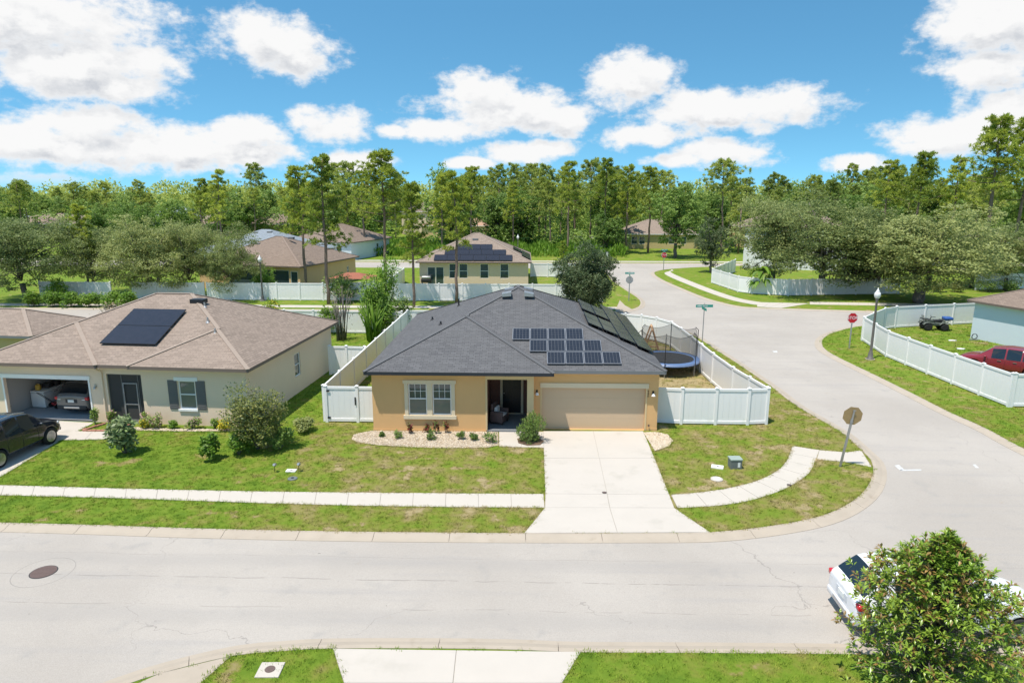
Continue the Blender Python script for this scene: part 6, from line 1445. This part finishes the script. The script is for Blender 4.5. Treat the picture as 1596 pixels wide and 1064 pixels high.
# porch chair
o = thing('porch_chair', 'dark wicker armchair with pale cushion on the porch', 'chair', (HX + 5.92, HY + 1.15, .085), R(70))
b = MB(); b.box(-.32, .32, -.3, .3, .10, .40); b.build('seat', 'fabric_wicker', o, True, .03); MB().box(-.34, .34, .24, .36, .30, .98).build('backrest', 'fabric_wicker', o, True, .04)
for sx in (-1, 1): MB().box(sx * .37 - .06, sx * .37 + .06, -.3, .34, .10, .64).build('armrest', 'fabric_wicker', o, True, .03)
MB().box(-.24, .24, .08, .22, .42, .80).build('cushion', 'cushion', o, True, .05); MB().box(-.28, .28, -.28, .20, .40, .47).build('seat_cushion', 'cushion', o, True, .03)
for sx in (-1, 1):
    for sy in (-.25, .28): MB().box(sx * .33 - .03, sx * .33 + .03, sy - .03, sy + .03, 0, .12).build('leg', 'wood_dark', o)
# things inside the open garage (beige house frame of reference)
def inL(x, y): c, s = math.cos(R(-4)), math.sin(R(-4)); return (-13.35 + x * c - y * s, 30.72 + x * s + y * c)
o = thing('chest_freezer', 'white chest freezer in the open garage', 'freezer', (*inL(-12.25, 2.5), .02), R(-4)); MB().box(-.38, .38, -.8, .8, .04, .80).build('cabinet', 'plastic_white', o, True, .03); MB().box(-.39, .39, -.81, .81, .81, .90).build('lid', 'plastic_white', o, True, .03); MB().box(.385, .40, -.12, .12, .70, .74).build('handle', 'galvanised', o)
o = thing('lawn_mower', 'red lawn mower with folded black handle in the garage', 'lawn mower', (*inL(-11.35, 2.1), .02), R(60)); MB().box(-.35, .35, -.27, .27, .12, .26).build('deck', 'tool_red', o, True, .06); MB().lathe([(.15, .26), (.16, .36), (.10, .46)], 12).build('engine', 'tool_red', o)
for sx in (-.32, .32):
    for sy in (-.3, .3): MB().lathe([(.12, -.03), (.12, .03)], 14, (sx, sy, .12), 'y').build('wheel', 'rubber', o)
for sy in (-.2, .2): MB().tube([(-.3, sy, .25), (-.95, sy, .95)], .015, 5).build('handle', 'plastic_black', o)
MB().tube([(-.95, -.2, .95), (-.95, .2, .95)], .015, 5).build('handle_grip', 'plastic_black', o)
o = thing('storage_shelf', 'dark storage rack with red and yellow tools in the garage', 'shelf', (*inL(-11.9, 5.0), .02), R(-4))
for z in (.4, 1.0, 1.6, 2.1): MB().box(-.8, 1.1, -.25, .25, z, z + .03).build('shelf_board', 'clutter_dark', o)
for sx in (-.8, 1.1): MB().box(sx - .02, sx + .02, -.25, .25, 0, 2.2).build('upright', 'clutter_dark', o)
for (x, z, sz, c, nm, lab) in ((-.5, 1.63, .2, 'tool_red', 'red_box', 'red box on the upper garage shelf, left'), (-.05, 1.63, .15, 'clutter_yellow', 'yellow_box', 'yellow box on the upper garage shelf'), (.5, 1.63, .22, 'clutter_dark', 'dark_box', 'dark box on the upper garage shelf, right'), (-.45, 1.03, .2, 'clutter_dark', 'dark_box', 'dark box on the middle garage shelf, left'), (.1, 1.03, .2, 'tool_red', 'red_box', 'red box on the middle garage shelf'), (.65, 1.03, .18, 'clutter_yellow', 'yellow_box', 'yellow box on the middle garage shelf'), (-.3, .43, .22, 'tool_red', 'red_box', 'red box on the lowest garage shelf'), (.5, .43, .2, 'plastic_white', 'white_box', 'white box on the lowest garage shelf')):
    oo = tag(MB().box(-sz, sz, -sz * .8, sz * .8, 0, sz * 1.8).build(nm, c, None, True, .02), lab, 'box'); wx_, wy_ = inL(-11.9 + x, 4.95); oo.location = (wx_, wy_, z + .03)
for i, (dx, c, nm, lab) in enumerate(((-.1, 'clutter_yellow', 'yellow_can', 'yellow can on the white freezer, leftmost'), (.0, 'clutter_dark', 'dark_bag', 'dark bag on the white freezer, middle'), (.05, 'clutter_dark', 'black_case', 'black case on the white freezer, nearest the rack'))):
    wx_, wy_ = inL(-12.25 + dx, 1.95 + i * .5); b = MB(); (b.lathe([(.12, 0), (.14, .1), (.13, .26), (.05, .32)], 12) if i == 0 else b.box(-.2, .2, -.18, .18, 0, .24)); oo = tag(b.build(nm, c, None, True, .03), lab, 'clutter'); oo.location = (wx_, wy_, .925)
# brick edging of the corner bed beside the neighbour's garage
o = thing('brick_border', 'red brick edging around the corner plant bed', 'brick border', (*P2(133, 672), 0))
bm_ = MB().box(-.10, .10, -.05, .05, -.02, .09).mesh('brick', 'brick_red', bevel=.008)
for i in range(8): link('brick', bm_, o, (i * .215, 0, random.uniform(-.01, .01)), (0, 0, random.uniform(-.05, .05)))
for i in range(5): link('brick', bm_, o, (-.1 + .10 * i, .12 + i * .2, random.uniform(-.01, .01)), (0, 0, R(65) + random.uniform(-.05, .05)))
for i in range(5): link('brick', bm_, o, (1.62, .12 + i * .2, 0), (0, 0, R(90)))
# grill by the pale house doors, rust canopy in the tan house yard, hose on the right wall
o = thing('barbecue_grill', 'black barbecue grill at the pale house doors', 'grill', (-12.3, 80.5, 0)); MB().box(-.6, .6, -.3, .3, .55, 1.0).build('firebox', 'plastic_black', o, True, .05); MB().box(-.55, .55, -.28, .28, 1.0, 1.3).build('lid', 'galvanised', o, True, .1)
for sx in (-.5, .5): MB().box(sx - .03, sx + .03, -.25, .25, 0, .55).build('leg', 'dark_metal', o)
o = thing('patio_canopy', 'rust coloured canopy roof in the tan house yard', 'canopy', (-19.2, 73.5, 0), R(-8)); MB().add([(-2.2, -1.6, 2.0), (2.2, -1.6, 2.0), (2.2, 1.6, 2.0), (-2.2, 1.6, 2.0), (-.6, 0, 2.5), (.6, 0, 2.5)], [(0, 1, 5, 4), (1, 2, 5), (2, 3, 4, 5), (3, 0, 4), (0, 3, 2, 1)]).build('canopy_top', 'canvas_rust', o)
for sx in (-2.1, 2.1):
    for sy in (-1.5, 1.5): MB().tube([(sx, sy, 0), (sx, sy, 2.0)], .05, 6).build('post', 'dark_metal', o)
p = G(1521, 529); o = thing('hose_reel', 'small hose reel at the light blue wall', 'hose reel', (p.x - .3, p.y - .3, 0)); MB().tube([(.2 * math.cos(i * .5), .05 * (i % 3), .3 + .2 * math.sin(i * .5)) for i in range(40)], .018, 5).build('hose', 'cladding', o); MB().box(-.3, .3, -.05, .2, 0, .08).build('stand', 'galvanised', o)
for px, py, lab in ((1484, 531, 'white scrap lying on the grass behind the long fence, left'), (1497, 544, 'white scrap lying on the grass behind the long fence, right')):
    p = G(px, py); sc = tag(MB().prism([(-.3, -.1), (.1, -.2), (.35, 0), (.1, .2), (-.2, .15)], 0, .05).build('plastic_scrap', 'plastic_white'), lab, 'scrap'); sc.location = (p.x, p.y, .002)
# utility pole by the third street
p = W(1150, 400, 128); o = thing('utility_pole', 'brown wooden utility pole beside the tan gable house', 'pole', (p.x, 128, 0)); MB().tube([(0, 0, -.2), (0, 0, 8.4)], [.16, .11], 8).build('pole', 'bark_pine', o, True); MB().bar((-1, 0, 8.0), (1, 0, 8.0), .1).build('crossarm', 'bark_pine', o)
for i, ch in enumerate('986'): flat_text(ch, house, (HN[0], HN[1], HN[2] - i * .115), (R(90), 0, 0), .13, 'wood_dark', 'house_number', .006)
